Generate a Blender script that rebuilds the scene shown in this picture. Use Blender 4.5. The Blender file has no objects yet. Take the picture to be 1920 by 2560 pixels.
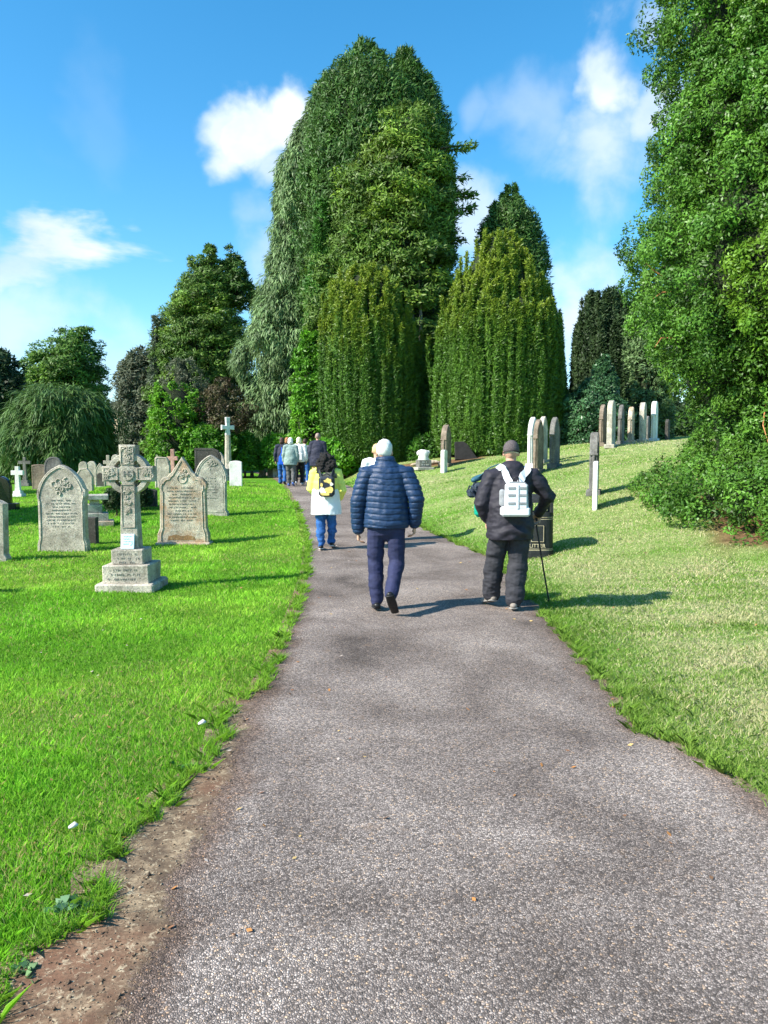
import bpy, math, random
import numpy as np
from mathutils import Vector
PI = math.pi
SC = bpy.context.scene
COL = SC.collection
rng = np.random.default_rng(7)
random.seed(7)

# ------------------------------------------------------------------ camera model (photograph pixels, 1920 x 2560)
FPX, CX, CY, HCAM = 1900.0, 960.0, 1280.0, 1.6
PITCH = math.atan(140 / FPX)
cp, sp = math.cos(PITCH), math.sin(PITCH)
def P(px, py, Y):
    """world point seen at a pixel of the survey photograph, at ground distance Y"""
    t = (CY - py) / FPX
    # (z-h) = Y * (t*cp - sp)/(cp + t*sp)
    z = HCAM + Y * (t * cp - sp) / (cp + t * sp)
    depth = Y * cp - (z - HCAM) * sp
    return Vector(((px - CX) / FPX * depth, Y, z))
def mpp(Y):
    return Y / FPX

# ------------------------------------------------------------------ numpy noise
def _hash(ix, iy, iz, seed):
    h = (ix.astype(np.int64) * 374761393 + iy.astype(np.int64) * 668265263 + iz.astype(np.int64) * 2147483647 + seed * 974711) & 0xffffffff
    h = ((h ^ (h >> 13)) * 1274126177) & 0xffffffff
    h = ((h ^ (h >> 16)) * 2246822519) & 0xffffffff
    return ((h ^ (h >> 15)) & 0xffffff) / float(0xffffff)
def vnoise(p, scale=1.0, seed=0):
    p = np.asarray(p, dtype=np.float64) * scale
    if p.shape[-1] == 2:
        p = np.concatenate([p, np.zeros(p.shape[:-1] + (1,))], -1)
    f = np.floor(p); t = p - f; t = t * t * (3 - 2 * t); i = f.astype(np.int64)
    r = 0
    for dx in (0, 1):
        for dy in (0, 1):
            for dz in (0, 1):
                w = (t[..., 0] if dx else 1 - t[..., 0]) * (t[..., 1] if dy else 1 - t[..., 1]) * (t[..., 2] if dz else 1 - t[..., 2])
                r = r + w * _hash(i[..., 0] + dx, i[..., 1] + dy, i[..., 2] + dz, seed)
    return r * 2 - 1
def fbm(p, scale=1.0, seed=0, octs=3):
    a, s, r = 1.0, scale, 0
    for k in range(octs):
        r = r + a * vnoise(p, s, seed + k * 17); a *= .5; s *= 2.03
    return r
def sstep(a, b, x):
    t = np.clip((x - a) / (b - a), 0, 1); return t * t * (3 - 2 * t)

# ------------------------------------------------------------------ objects
def tag(o, label=None, cat=None, group=None, kind=None):
    if label: o['label'] = label
    if cat: o['category'] = cat
    if group: o['group'] = group
    if kind: o['kind'] = kind
    return o
def empty(name, loc=(0, 0, 0), rz=0.0, label=None, cat=None, group=None):
    o = bpy.data.objects.new(name, None); COL.objects.link(o)
    o.empty_display_size = .1
    o.location = loc; o.rotation_euler = (0, 0, rz)
    return tag(o, label, cat, group)
def np_mesh(name, V, F, mat=None, parent=None, col=None, smooth=False, attrs=None):
    """V (N,3); F (M,k) array or list of such arrays"""
    Fs = F if isinstance(F, (list, tuple)) and len(F) and hasattr(F[0], 'ndim') else [np.asarray(F)]
    me = bpy.data.meshes.new(name)
    V = np.asarray(V, dtype=np.float32)
    me.vertices.add(len(V)); me.vertices.foreach_set('co', V.ravel())
    loops = np.concatenate([f.ravel() for f in Fs]).astype(np.int32)
    tot = np.concatenate([np.full(len(f), f.shape[1]) for f in Fs])
    st = np.concatenate([[0], np.cumsum(tot)[:-1]]).astype(np.int32)
    me.loops.add(len(loops)); me.loops.foreach_set('vertex_index', loops)
    me.polygons.add(len(tot)); me.polygons.foreach_set('loop_start', st)
    me.update(calc_edges=True)
    if smooth:
        me.polygons.foreach_set('use_smooth', np.ones(len(tot), dtype=bool))
    if col is not None:
        a = me.color_attributes.new('Col', 'FLOAT_COLOR', 'POINT')
        c = np.ones((len(V), 4), dtype=np.float32); c[:, :3] = col
        a.data.foreach_set('color', c.ravel())
    if mat: me.materials.append(mat)
    o = bpy.data.objects.new(name, me); COL.objects.link(o)
    if parent is not None: o.parent = parent
    return o
class MB:
    """collects primitive shapes into one mesh"""
    def __init__(s): s.V = []; s.F = {}; s.n = 0
    def add(s, V, F):
        V = np.asarray(V, dtype=np.float64)
        s.V.append(V)
        for f in F:
            s.F.setdefault(len(f), []).append([i + s.n for i in f])
        s.n += len(V)
    def box(s, c, d, rz=0, taper=1.0, bev=0.0, tilt=None):
        hx, hy, hz = d[0] / 2, d[1] / 2, d[2] / 2
        if bev <= 0:
            v = [(sx * hx * (taper if sz > 0 else 1), sy * hy * (taper if sz > 0 else 1), sz * hz) for sz in (-1, 1) for sy in (-1, 1) for sx in (-1, 1)]
            F = [(0, 2, 3, 1), (4, 5, 7, 6), (0, 1, 5, 4), (2, 6, 7, 3), (0, 4, 6, 2), (1, 3, 7, 5)]
        else:
            v = []
            b = bev
            rings = [(-hz, b), (-hz + b, 0), (hz - b, 0), (hz, b)]
            for z, ins in rings:
                t = 1 + (taper - 1) * (z + hz) / (2 * hz)
                x, y = hx * t - ins, hy * t - ins
                bb = b if ins == 0 else b * .4
                v += [(-x + bb, -y, z), (x - bb, -y, z), (x, -y + bb, z), (x, y - bb, z), (x - bb, y, z), (-x + bb, y, z), (-x, y - bb, z), (-x, -y + bb, z)]
            F = [tuple(range(7, -1, -1)), tuple(range(24, 32))]
            for r in range(3):
                for k in range(8):
                    F.append((r * 8 + k, r * 8 + (k + 1) % 8, r * 8 + 8 + (k + 1) % 8, r * 8 + 8 + k))
        v = np.array(v)
        if tilt is not None:
            ax, ang = tilt
            R = np.array(__import__('mathutils').Matrix.Rotation(ang, 3, ax)); v = v @ R.T
        c_, s_ = math.cos(rz), math.sin(rz)
        v = np.stack([v[:, 0] * c_ - v[:, 1] * s_, v[:, 0] * s_ + v[:, 1] * c_, v[:, 2]], 1) + np.array(c)
        s.add(v, F)
    def tube(s, pts, rad, n=8, ref=(0, 0, 1), cap=True):
        V, F = loft(pts, rad, n, ref, cap); s.add(V, F)
    def prism(s, outline, y0, y1, bev=0.0):
        """outline (x,z) counter-clockwise seen from -Y; front at y0 (< y1)"""
        o = np.array(outline, float); n = len(o)
        if bev > 0:
            i = inset(o, bev)
            rings = [np.c_[i[:, 0], np.full(n, y0), i[:, 1]], np.c_[o[:, 0], np.full(n, y0 + bev), o[:, 1]],
                     np.c_[o[:, 0], np.full(n, y1 - bev), o[:, 1]], np.c_[i[:, 0], np.full(n, y1), i[:, 1]]]
        else:
            rings = [np.c_[o[:, 0], np.full(n, y0), o[:, 1]], np.c_[o[:, 0], np.full(n, y1), o[:, 1]]]
        F = [tuple(range(n)), tuple(range(n * len(rings) - 1, n * (len(rings) - 1) - 1, -1))]
        for r in range(len(rings) - 1):
            for k in range(n):
                F.append((r * n + (k + 1) % n, r * n + k, r * n + n + k, r * n + n + (k + 1) % n))
        s.add(np.concatenate(rings), F)
    def get(s):
        V = np.concatenate(s.V); return V, s.F
    def build(s, name, mat=None, parent=None, smooth=False, rough=0.0, col=None):
        V = np.concatenate(s.V)
        me = bpy.data.meshes.new(name)
        faces = [f for k in s.F for f in s.F[k]]
        me.from_pydata(V.tolist(), [], faces); me.update()
        if smooth: me.polygons.foreach_set('use_smooth', np.ones(len(faces), dtype=bool))
        if mat: me.materials.append(mat)
        o = bpy.data.objects.new(name, me); COL.objects.link(o)
        if parent is not None: o.parent = parent
        return o
def inset(o, d):
    n = len(o); out = []
    for k in range(n):
        a, b, c = o[k - 1], o[k], o[(k + 1) % n]
        e1 = b - a; e2 = c - b
        l1 = np.hypot(*e1) + 1e-9; l2 = np.hypot(*e2) + 1e-9
        n1 = np.array([-e1[1], e1[0]]) / l1; n2 = np.array([-e2[1], e2[0]]) / l2
        m = n1 + n2; m = m / max(.35, (m @ m) / 2)
        out.append(b + m * d)
    return np.array(out)
def loft(pts, rad, n=8, ref=(0, 0, 1), cap=True):
    pts = np.array(pts, float); m = len(pts)
    r = np.array([(q, q) if np.isscalar(q) else q for q in rad], float)
    if cap:   # rounded ends
        t0 = pts[0] - pts[1]; t0 /= np.linalg.norm(t0) + 1e-9
        t1 = pts[-1] - pts[-2]; t1 /= np.linalg.norm(t1) + 1e-9
        def capr(p, t, rr):
            mn = min(rr)
            return [(p + t * mn * math.sin(a), rr * math.cos(a)) for a in (.55, 1.05, 1.45)]
        A = capr(pts[0], t0, r[0])[::-1]; B = capr(pts[-1], t1, r[-1])
        pts = np.concatenate([[a[0] for a in A], pts, [b[0] for b in B]]); r = np.concatenate([[a[1] for a in A], r, [b[1] for b in B]]); m = len(pts)
    ref = np.array(ref, float)
    V = []
    for i in range(m):
        t = pts[min(i + 1, m - 1)] - pts[max(i - 1, 0)]; t /= np.linalg.norm(t) + 1e-9
        s_ = np.cross(ref, t)
        if np.linalg.norm(s_) < .05: s_ = np.cross(np.array([1., 0, .01]), t)
        s_ /= np.linalg.norm(s_); u = np.cross(t, s_)
        a = np.arange(n) * 2 * PI / n
        V.append(pts[i] + np.outer(np.cos(a) * r[i, 0], s_) + np.outer(np.sin(a) * r[i, 1], u))
    V = np.concatenate(V); F = []
    for i in range(m - 1):
        for k in range(n):
            F.append((i * n + k, i * n + (k + 1) % n, i * n + n + (k + 1) % n, i * n + n + k))
    F.append(tuple(range(n - 1, -1, -1))); F.append(tuple(range((m - 1) * n, m * n)))
    return V, F

# ------------------------------------------------------------------ materials
def newmat(name):
    m = bpy.data.materials.new(name); m.use_nodes = True
    nt = m.node_tree; nt.nodes.clear()
    out = nt.nodes.new('ShaderNodeOutputMaterial')
    return m, nt, out
def N(nt, t, **kw):
    n = nt.nodes.new(t)
    for k, v in kw.items():
        if k in n.inputs: n.inputs[k].default_value = v
        else: setattr(n, k, v)
    return n
def ramp(nt, fac, stops, interp='LINEAR'):
    r = nt.nodes.new('ShaderNodeValToRGB'); r.color_ramp.interpolation = interp
    e = r.color_ramp.elements
    while len(e) > 1: e.remove(e[-1])
    e[0].position = stops[0][0]; e[0].color = (*stops[0][1], 1)
    for p_, c_ in stops[1:]:
        q = e.new(p_); q.color = (*c_, 1)
    nt.links.new(fac, r.inputs[0]); return r.outputs[0]
def mixc(nt, f, a, b, mode='MIX'):
    m = nt.nodes.new('ShaderNodeMix'); m.data_type = 'RGBA'; m.blend_type = mode
    for s, v in ((0, f), (6, a), (7, b)):
        if hasattr(v, 'is_linked') or hasattr(v, 'links'): nt.links.new(v, m.inputs[s])
        else: m.inputs[s].default_value = v if s == 0 else (*v[:3], 1)
    return m.outputs[2]
def noise_t(nt, vec, scale, detail=4, rough=.6, dist=0):
    n = N(nt, 'ShaderNodeTexNoise', Scale=scale, Detail=detail, Roughness=rough, Distortion=dist)
    nt.links.new(vec, n.inputs['Vector']); return n.outputs['Fac']
def objco(nt, scale=None):
    tc = nt.nodes.new('ShaderNodeTexCoord')
    if scale is None: return tc.outputs['Object']
    mp = nt.nodes.new('ShaderNodeMapping'); mp.inputs['Scale'].default_value = scale
    nt.links.new(tc.outputs['Object'], mp.inputs['Vector']); return mp.outputs[0]
def bump(nt, h, strength=.3, dist=.01):
    b = N(nt, 'ShaderNodeBump', Strength=strength, Distance=dist); nt.links.new(h, b.inputs['Height']); return b.outputs[0]
def simple(name, c, rough=.7, var=.15, nscale=20, bumps=.2, bdist=.004, spec=.4, c2=None, metal=0.0, sheen=0):
    m, nt, out = newmat(name)
    co = objco(nt); f = noise_t(nt, co, nscale, 5)
    c2 = c2 or tuple(x * (1 + var * 2) for x in c)
    col = ramp(nt, f, [(.3, tuple(x * (1 - var) for x in c)), (.7, c2)])
    b = N(nt, 'ShaderNodeBsdfPrincipled', Roughness=rough, Metallic=metal)
    b.inputs['Specular IOR Level'].default_value = spec
    if sheen: b.inputs['Sheen Weight'].default_value = sheen
    nt.links.new(col, b.inputs['Base Color'])
    if bumps: nt.links.new(bump(nt, noise_t(nt, co, nscale * 4, 4), bumps, bdist), b.inputs['Normal'])
    nt.links.new(b.outputs[0], out.inputs[0]); return m
def leafmat(name, c1, c2, trans=.25, rough=.5, nscale=1.5):
    """foliage: base colour * per-leaf tint, slight colour drift through the crown"""
    m, nt, out = newmat(name)
    f = noise_t(nt, objco(nt), nscale, 3)
    base = ramp(nt, f, [(.35, c1), (.65, c2)])
    at = nt.nodes.new('ShaderNodeVertexColor'); at.layer_name = 'Col'
    col = mixc(nt, 1.0, base, at.outputs[0], 'MULTIPLY')
    b = N(nt, 'ShaderNodeBsdfPrincipled', Roughness=rough); b.inputs['Specular IOR Level'].default_value = .25
    tr = nt.nodes.new('ShaderNodeBsdfTranslucent')
    mx = N(nt, 'ShaderNodeMixShader'); mx.inputs[0].default_value = trans
    nt.links.new(col, b.inputs['Base Color']); nt.links.new(col, tr.inputs[0])
    nt.links.new(b.outputs[0], mx.inputs[1]); nt.links.new(tr.outputs[0], mx.inputs[2])
    nt.links.new(mx.outputs[0], out.inputs[0]); return m
def stonemat(name, c, lichen=(.56, .53, .45), dark=(.10, .09, .075), rough=.85, dirt=.5, warm=None, bs=.6):
    m, nt, out = newmat(name)
    oi = nt.nodes.new('ShaderNodeObjectInfo'); co0 = objco(nt)
    va = nt.nodes.new('ShaderNodeVectorMath'); va.operation = 'ADD'
    nt.links.new(co0, va.inputs[0])
    sc = nt.nodes.new('ShaderNodeVectorMath'); sc.operation = 'SCALE'; sc.inputs['Scale'].default_value = 3.0
    nt.links.new(oi.outputs['Location'], sc.inputs[0]); nt.links.new(sc.outputs[0], va.inputs[1])
    co = va.outputs[0]
    big = noise_t(nt, co, 3.0, 6, .7); mid = noise_t(nt, co, 16, 6, .75); fine = noise_t(nt, co, 60, 5, .8)
    col = mixc(nt, .0, c, c)
    col = ramp(nt, big, [(.34, tuple(x * .6 for x in c)), (.5, c), (.64, tuple(min(.82, x * 1.55) for x in c))])
    if warm: col = mixc(nt, ramp(nt, noise_t(nt, co, 3.1, 5), [(.48, (0, 0, 0)), (.66, (1, 1, 1))]), col, warm)
    col = mixc(nt, ramp(nt, mid, [(.54, (0, 0, 0)), (.62, (.85, .85, .85))]), col, lichen)
    d = ramp(nt, mid, [(.30, (dirt,) * 3), (.45, (0, 0, 0))])
    col = mixc(nt, d, col, dark)
    col = mixc(nt, ramp(nt, fine, [(.36, (.75,) * 3), (.52, (0, 0, 0))]), col, dark)
    b = N(nt, 'ShaderNodeBsdfPrincipled', Roughness=rough); b.inputs['Specular IOR Level'].default_value = .2
    nt.links.new(col, b.inputs['Base Color'])
    ad = nt.nodes.new('ShaderNodeMath'); ad.operation = 'ADD'; nt.links.new(mid, ad.inputs[0]); nt.links.new(fine, ad.inputs[1])
    nt.links.new(bump(nt, ad.outputs[0], bs, .025), b.inputs['Normal'])
    nt.links.new(b.outputs[0], out.inputs[0]); return m
# ------------------------------------------------------------------ terrain
def pathrise(y):
    return .58 * sstep(10, 27, np.asarray(y, float)) + .12 * sstep(27, 60, np.asarray(y, float))
def G0(px, py):
    """ground point of a pixel along the path's own height"""
    lo, hi = 1.5, 60.0
    for _ in range(60):
        mid = (lo + hi) / 2
        if P(px, py, mid).z > float(pathrise(mid)): lo = mid
        else: hi = mid
    return P(px, py, lo)
def poly(pts, extra0, extra1):
    w = [G0(*p) for p in pts]
    ys = [extra0[1]] + [q.y for q in w] + [extra1[1]]; xs = [extra0[0]] + [q.x for q in w] + [extra1[0]]
    o = np.argsort(ys); return np.array(ys)[o], np.array(xs)[o]
GL_Y, GL_X = poly([(58, 2449), (116, 2368), (249, 2298), (243, 2194), (312, 2107), (393, 2050), (417, 1998), (521, 1922), (555, 1847), (562, 1800), (573, 1772), (654, 1726), (689, 1662), (712, 1610), (746, 1517), (769, 1435), (772, 1365), (752, 1285), (723, 1227), (683, 1192), (640, 1183)], (-1.35, 1.0), (-30, 62))
PL_Y, PL_X = poly([(278, 2560), (312, 2484), (405, 2339), (405, 2223), (498, 2079), (573, 1963), (579, 1876), (631, 1760), (664, 1726), (690, 1662), (713, 1610), (747, 1517), (770, 1435), (773, 1365), (753, 1285), (724, 1227), (684, 1192), (641, 1183)], (-.85, 1.0), (-29.9, 62))
PR_Y, PR_X = poly([(1920, 2025), (1787, 1932), (1683, 1857), (1591, 1828), (1515, 1724), (1452, 1655), (1411, 1602), (1382, 1556), (1355, 1544), (1334, 1516), (1301, 1485), (1232, 1405), (1203, 1388), (1140, 1360), (1066, 1327), (980, 1270), (890, 1225), (830, 1204), (745, 1186)], (2.1, 1.0), (-20, 66))
def xGL(y): return np.interp(y, GL_Y, GL_X)
def xPL(y): return np.interp(y, PL_Y, PL_X) + .025 * vnoise(np.stack([y * 3, y * 0, y * 0], -1), 1, 3)
def xPR(y): return np.interp(y, PR_Y, PR_X) + .025 * vnoise(np.stack([y * 3, y * 0, y * 0], -1), 1, 4)
def tbase(x, y):
    x = np.asarray(x, float); y = np.asarray(y, float)
    pr = pathrise(y)
    dr = np.clip(x - np.interp(y, PR_Y, PR_X), 0, 60); dl = np.clip(np.interp(y, GL_Y, GL_X) - x, 0, 80)
    k = .035 + .125 * sstep(7, 15, y)
    kd = np.where(dr < 9, dr, 9 + (dr - 9) * .35)
    z = pr * (1 - .55 * sstep(1.5, 14, dl)) + k * kd * sstep(0, 1.2, dr) * (1 - .5 * sstep(35, 60, y))
    z = z + sstep(60, 250, np.hypot(x, y)) * 2.0
    return z
CTRL = [(1345, 1387, 11.5), (1487, 1262, 14), (1482, 1240, 15.5), (1330, 1165, 21.5), (1343, 1183, 20), (1353, 1160, 22.5), (1385, 1173, 20.5),
        (1504, 1113, 25.5), (1525, 1122, 25), (1550, 1117, 25.5), (1575, 1107, 26.5), (1604, 1105, 27), (1633, 1103, 27.5),
        (1114, 1160, 27), (1109, 1187, 25.5), (1058, 1172, 26.5), (1167, 1156, 27.5), (1700, 1395, 10.6), (1240, 1128, 30), (1920, 1420, 10.0),
        (950, 1160, 30), (590, 1212, 24), (532, 1286, 17.6), (462, 1362, 13.6), (330, 1480, 8.95), (161, 1378, 12.7), (13, 1390, 12.3), (1480, 1108, 33), (1700, 1100, 30)]
_cp = np.array([tuple(P(*c)) for c in CTRL])
_res = _cp[:, 2] - tbase(_cp[:, 0], _cp[:, 1])
_S = 2.6
_K = np.exp(-((_cp[:, None, 0] - _cp[None, :, 0]) ** 2 + (_cp[:, None, 1] - _cp[None, :, 1]) ** 2) / (2 * _S * _S))
_w = np.linalg.solve(_K + .25 * np.eye(len(_cp)), _res)
def T(x, y):
    x = np.asarray(x, float); y = np.asarray(y, float)
    r = np.zeros(np.broadcast(x, y).shape)
    for (a, b, _), w in zip(_cp, _w):
        r = r + w * np.exp(-((x - a) ** 2 + (y - b) ** 2) / (2 * _S * _S))
    off = np.maximum(x - np.interp(y, PR_Y, PR_X), np.interp(y, GL_Y, GL_X) - x)
    z = tbase(x, y) + r * sstep(0.0, 1.5, off)
    soil = np.clip(off, 0, None)
    return z + .02 * vnoise(np.stack([x, y], -1), .9, 5) * sstep(.3, 2.0, off)
def Tz(x, y): return float(T(x, y))
for c, q in zip(CTRL, _cp):
    print('ctrl', c, 'x %.2f z %.2f T %.2f' % (q[0], q[2], Tz(q[0], q[1])))
def GP(px, py):
    """ground hit of a pixel on the finished terrain"""
    lo = 1.5
    y = 1.5
    while y < 70:
        q = P(px, py, y)
        if q.z < Tz(q.x, q.y): break
        lo = y; y += .25
    hi = y
    for _ in range(25):
        mid = (lo + hi) / 2; q = P(px, py, mid)
        if q.z > Tz(q.x, q.y): lo = mid
        else: hi = mid
    return P(px, py, lo)

def axis(a, b, near, far_step, c0=0.0):
    out = [c0]; 
    while out[-1] < b: out.append(out[-1] + near + abs(out[-1] - c0) * far_step)
    neg = [c0]
    while neg[-1] > a: neg.append(neg[-1] - near - abs(neg[-1] - c0) * far_step)
    return np.array(sorted(set(neg + out)))
gx = axis(-900, 900, .14, .022, 0.0); gy = axis(-300, 1500, .14, .018, 6.0)
XX, YY = np.meshgrid(gx, gy); ZZ = T(XX, YY)
nx_, ny_ = len(gx), len(gy)
idx = np.arange(nx_ * ny_).reshape(ny_, nx_)
Fg = np.stack([idx[:-1, :-1], idx[:-1, 1:], idx[1:, 1:], idx[1:, :-1]], -1).reshape(-1, 4)
Vg = np.stack([XX, YY, ZZ], -1).reshape(-1, 3)
# wear map: R = dry/pale turf on the right bank, G = leaf litter under the trees
def dryness(x, y):
    side = sstep(-.2, .8, x - np.interp(y, PR_Y, PR_X)) * (y > 0)
    n = fbm(np.stack([x * .8, y * 1.6], -1), .9, 21, 4) * .5
    n2 = fbm(np.stack([x * .5, y * 2.6], -1), 1.5, 29, 3) * .5
    edge = sstep(.0, 1.1, x - np.interp(y, PR_Y, PR_X))
    return np.clip(side * (.50 + .9 * (n + .35) + .6 * n2) * (.35 + .65 * edge), 0, 1)
def litter(x, y):
    v = np.zeros(np.shape(x))
    for (a, b, ra, rb) in ((4.9, 31.0, 3.6, 2.2), (-.3, 33, 4.5, 3.0), (7.0, 12.2, 2.2, 2.3), (1.9, 28.0, 2.0, .8)):
        d = np.sqrt(((x - a) / ra) ** 2 + ((y - b) / rb) ** 2) + .25 * vnoise(np.stack([x, y], -1), 1.7, 8)
        v = np.maximum(v, 1 - sstep(.85, 1.1, d))
    return v
wear = np.stack([dryness(XX, YY), litter(XX, YY), np.zeros_like(XX)], -1).reshape(-1, 3)

m, nt, out = newmat('lawn_ground')
co = objco(nt)
at = nt.nodes.new('ShaderNodeVertexColor'); at.layer_name = 'Col'
sepc = nt.nodes.new('ShaderNodeSeparateColor'); nt.links.new(at.outputs[0], sepc.inputs[0])
big = noise_t(nt, co, .6, 5, .6); mid = noise_t(nt, co, 6, 5, .7); fine = noise_t(nt, co, 45, 4, .8)
green = ramp(nt, big, [(.3, (.13, .34, .022)), (.55, (.18, .42, .03)), (.75, (.27, .48, .055))])
green = mixc(nt, ramp(nt, fine, [(.35, (1, 1, 1)), (.6, (0, 0, 0))]), green, (.08, .22, .018))
dry = ramp(nt, mid, [(.3, (.17, .30, .05)), (.55, (.28, .38, .11)), (.75, (.42, .48, .2))])
c = mixc(nt, sepc.outputs[0], green, dry)
lit = ramp(nt, mid, [(.3, (.10, .055, .03)), (.6, (.27, .16, .08)), (.8, (.4, .27, .15))])
c = mixc(nt, sepc.outputs[1], c, lit)
b = N(nt, 'ShaderNodeBsdfPrincipled', Roughness=.9); b.inputs['Specular IOR Level'].default_value = .1
nt.links.new(c, b.inputs['Base Color'])
ad = nt.nodes.new('ShaderNodeMath'); ad.operation = 'ADD'; nt.links.new(mid, ad.inputs[0]); nt.links.new(fine, ad.inputs[1])
nt.links.new(bump(nt, ad.outputs[0], .9, .05), b.inputs['Normal']); nt.links.new(b.outputs[0], out.inputs[0])
tag(np_mesh('ground', Vg, Fg, m, col=wear, smooth=True), kind='structure')

# path and bare soil strips, each a sheet a few millimetres above the one below
def soil_and_path():
    ys = np.concatenate([np.arange(.6, 8, .05), np.arange(8, 25, .10), np.arange(25, 62, .3)])
    gl, pl, prr = xGL(ys) - .10, xPL(ys), xPR(ys) + .05
    nx1, nx2 = 9, 17
    t1 = np.linspace(0, 1, nx1)[:-1]; t2 = np.linspace(0, 1, nx2)
    X = np.concatenate([gl[:, None] * (1 - t1) + pl[:, None] * t1, pl[:, None] * (1 - t2) + prr[:, None] * t2], 1); nx = X.shape[1]
    Y = np.repeat(ys[:, None], nx, 1); Z = T(X, Y) + .016
    dl = X - pl[:, None]; dr = prr[:, None] - X
    fade = sstep(13, 7, Y)
    cl_ = np.stack([np.clip(dl * 2 + .5, 0, 1), np.clip(dr * 2 + .5, 0, 1), fade], -1).reshape(-1, 3)
    i = np.arange(len(ys) * nx).reshape(len(ys), nx)
    F = np.stack([i[:-1, :-1], i[:-1, 1:], i[1:, 1:], i[1:, :-1]], -1).reshape(-1, 4)
    return tag(np_mesh('path', np.stack([X, Y, Z], -1).reshape(-1, 3), F, pathmat, col=cl_, smooth=True), kind='structure')
pathmat, nt, out = newmat('asphalt'); m = pathmat; co = objco(nt)
vor = N(nt, 'ShaderNodeTexVoronoi', Scale=120.0); nt.links.new(co, vor.inputs['Vector'])
vorf = N(nt, 'ShaderNodeTexVoronoi', Scale=120.0, feature='DISTANCE_TO_EDGE'); nt.links.new(co, vorf.inputs['Vector'])
bw = nt.nodes.new('ShaderNodeSeparateColor'); nt.links.new(vor.outputs['Color'], bw.inputs[0])
stone = ramp(nt, bw.outputs[0], [(0, (.075, .066, .060)), (.3, (.165, .142, .130)), (.6, (.25, .218, .200)), (.9, (.37, .325, .295)), (1, (.42, .30, .20))])
gap = ramp(nt, vorf.outputs['Distance'], [(.0, (1, 1, 1)), (.16, (0, 0, 0))])
c = mixc(nt, gap, stone, (.05, .043, .040))
pat = noise_t(nt, co, .9, 6, .62, .5)
c = mixc(nt, 1.0, c, ramp(nt, pat, [(.30, (.58, .53, .49)), (.41, (1.08, 1.0, .94)), (.53, (1.46, 1.38, 1.31)), (.68, (2.0, 1.92, 1.83))]), 'MULTIPLY')
rust = ramp(nt, noise_t(nt, co, 5, 6, .75), [(.60, (0, 0, 0)), (.72, (.45, .45, .45))])
c = mixc(nt, rust, c, (.25, .16, .10))
f1 = noise_t(nt, co, 9, 7, .75); f2 = noise_t(nt, co, 60, 4, .8); f3 = noise_t(nt, co, 1.6, 3); f4 = noise_t(nt, co, 26, 5, .7, 1.5)
soil = ramp(nt, f1, [(.34, (.06, .04, .028)), (.5, (.17, .12, .075)), (.64, (.36, .27, .17))])
soil = mixc(nt, ramp(nt, f3, [(.47, (0, 0, 0)), (.64, (.75, .75, .75))]), soil, (.20, .095, .055))
soil = mixc(nt, ramp(nt, f4, [(.55, (0, 0, 0)), (.64, (.7, .7, .7))]), soil, (.58, .48, .32))
soil = mixc(nt, ramp(nt, f2, [(.35, (.7, .7, .7)), (.55, (0, 0, 0))]), soil, (.08, .055, .035))
at = nt.nodes.new('ShaderNodeVertexColor'); at.layer_name = 'Col'; sc3 = nt.nodes.new('ShaderNodeSeparateColor'); nt.links.new(at.outputs[0], sc3.inputs[0])
def M_(op, a_, b_):
    n = nt.nodes.new('ShaderNodeMath'); n.operation = op
    for k, v in enumerate((a_, b_)):
        if hasattr(v, 'links'): nt.links.new(v, n.inputs[k])
        else: n.inputs[k].default_value = v
    return n.outputs[0]
nz = M_('ADD', M_('MULTIPLY', M_('SUBTRACT', noise_t(nt, co, 5, 6, .7), .5), .55), M_('MULTIPLY', M_('SUBTRACT', f2, .5), .5))
ml = ramp(nt, M_('ADD', sc3.outputs[0], nz), [(.45, (1, 1, 1)), (.54, (0, 0, 0))])
mr = ramp(nt, M_('ADD', sc3.outputs[1], M_('MULTIPLY', nz, .8)), [(.52, (1, 1, 1)), (.62, (0, 0, 0))])
mask = mixc(nt, 1.0, ml, mr, 'LIGHTEN'); stain = ramp(nt, M_('ADD', sc3.outputs[1], M_('MULTIPLY', nz, 1.2)), [(.6, (.75, .75, .75)), (.95, (0, 0, 0))])
stain2 = ramp(nt, M_('ADD', sc3.outputs[0], M_('MULTIPLY', nz, 1.2)), [(.6, (.75, .75, .75)), (.85, (0, 0, 0))])
c = mixc(nt, mixc(nt, 1.0, mixc(nt, 1.0, stain, stain2, 'LIGHTEN'), sc3.outputs[2], 'MULTIPLY'), c, mixc(nt, 1.0, c, (.55, .42, .34), 'MULTIPLY'))
c = mixc(nt, mask, c, soil)
b = N(nt, 'ShaderNodeBsdfPrincipled', Roughness=.88); b.inputs['Specular IOR Level'].default_value = .25
nt.links.new(c, b.inputs['Base Color'])
h = ramp(nt, vorf.outputs['Distance'], [(.0, (0, 0, 0)), (.35, (1, 1, 1))])
hh = mixc(nt, mask, mixc(nt, .4, h, vor.outputs['Color']), mixc(nt, .6, f1, f4))
bb = N(nt, 'ShaderNodeBump', Strength=.7, Distance=.006); nt.links.new(hh, bb.inputs['Height'])
nt.links.new(bb.outputs[0], b.inputs['Normal']); nt.links.new(b.outputs[0], out.inputs[0])
soil_and_path()

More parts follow.
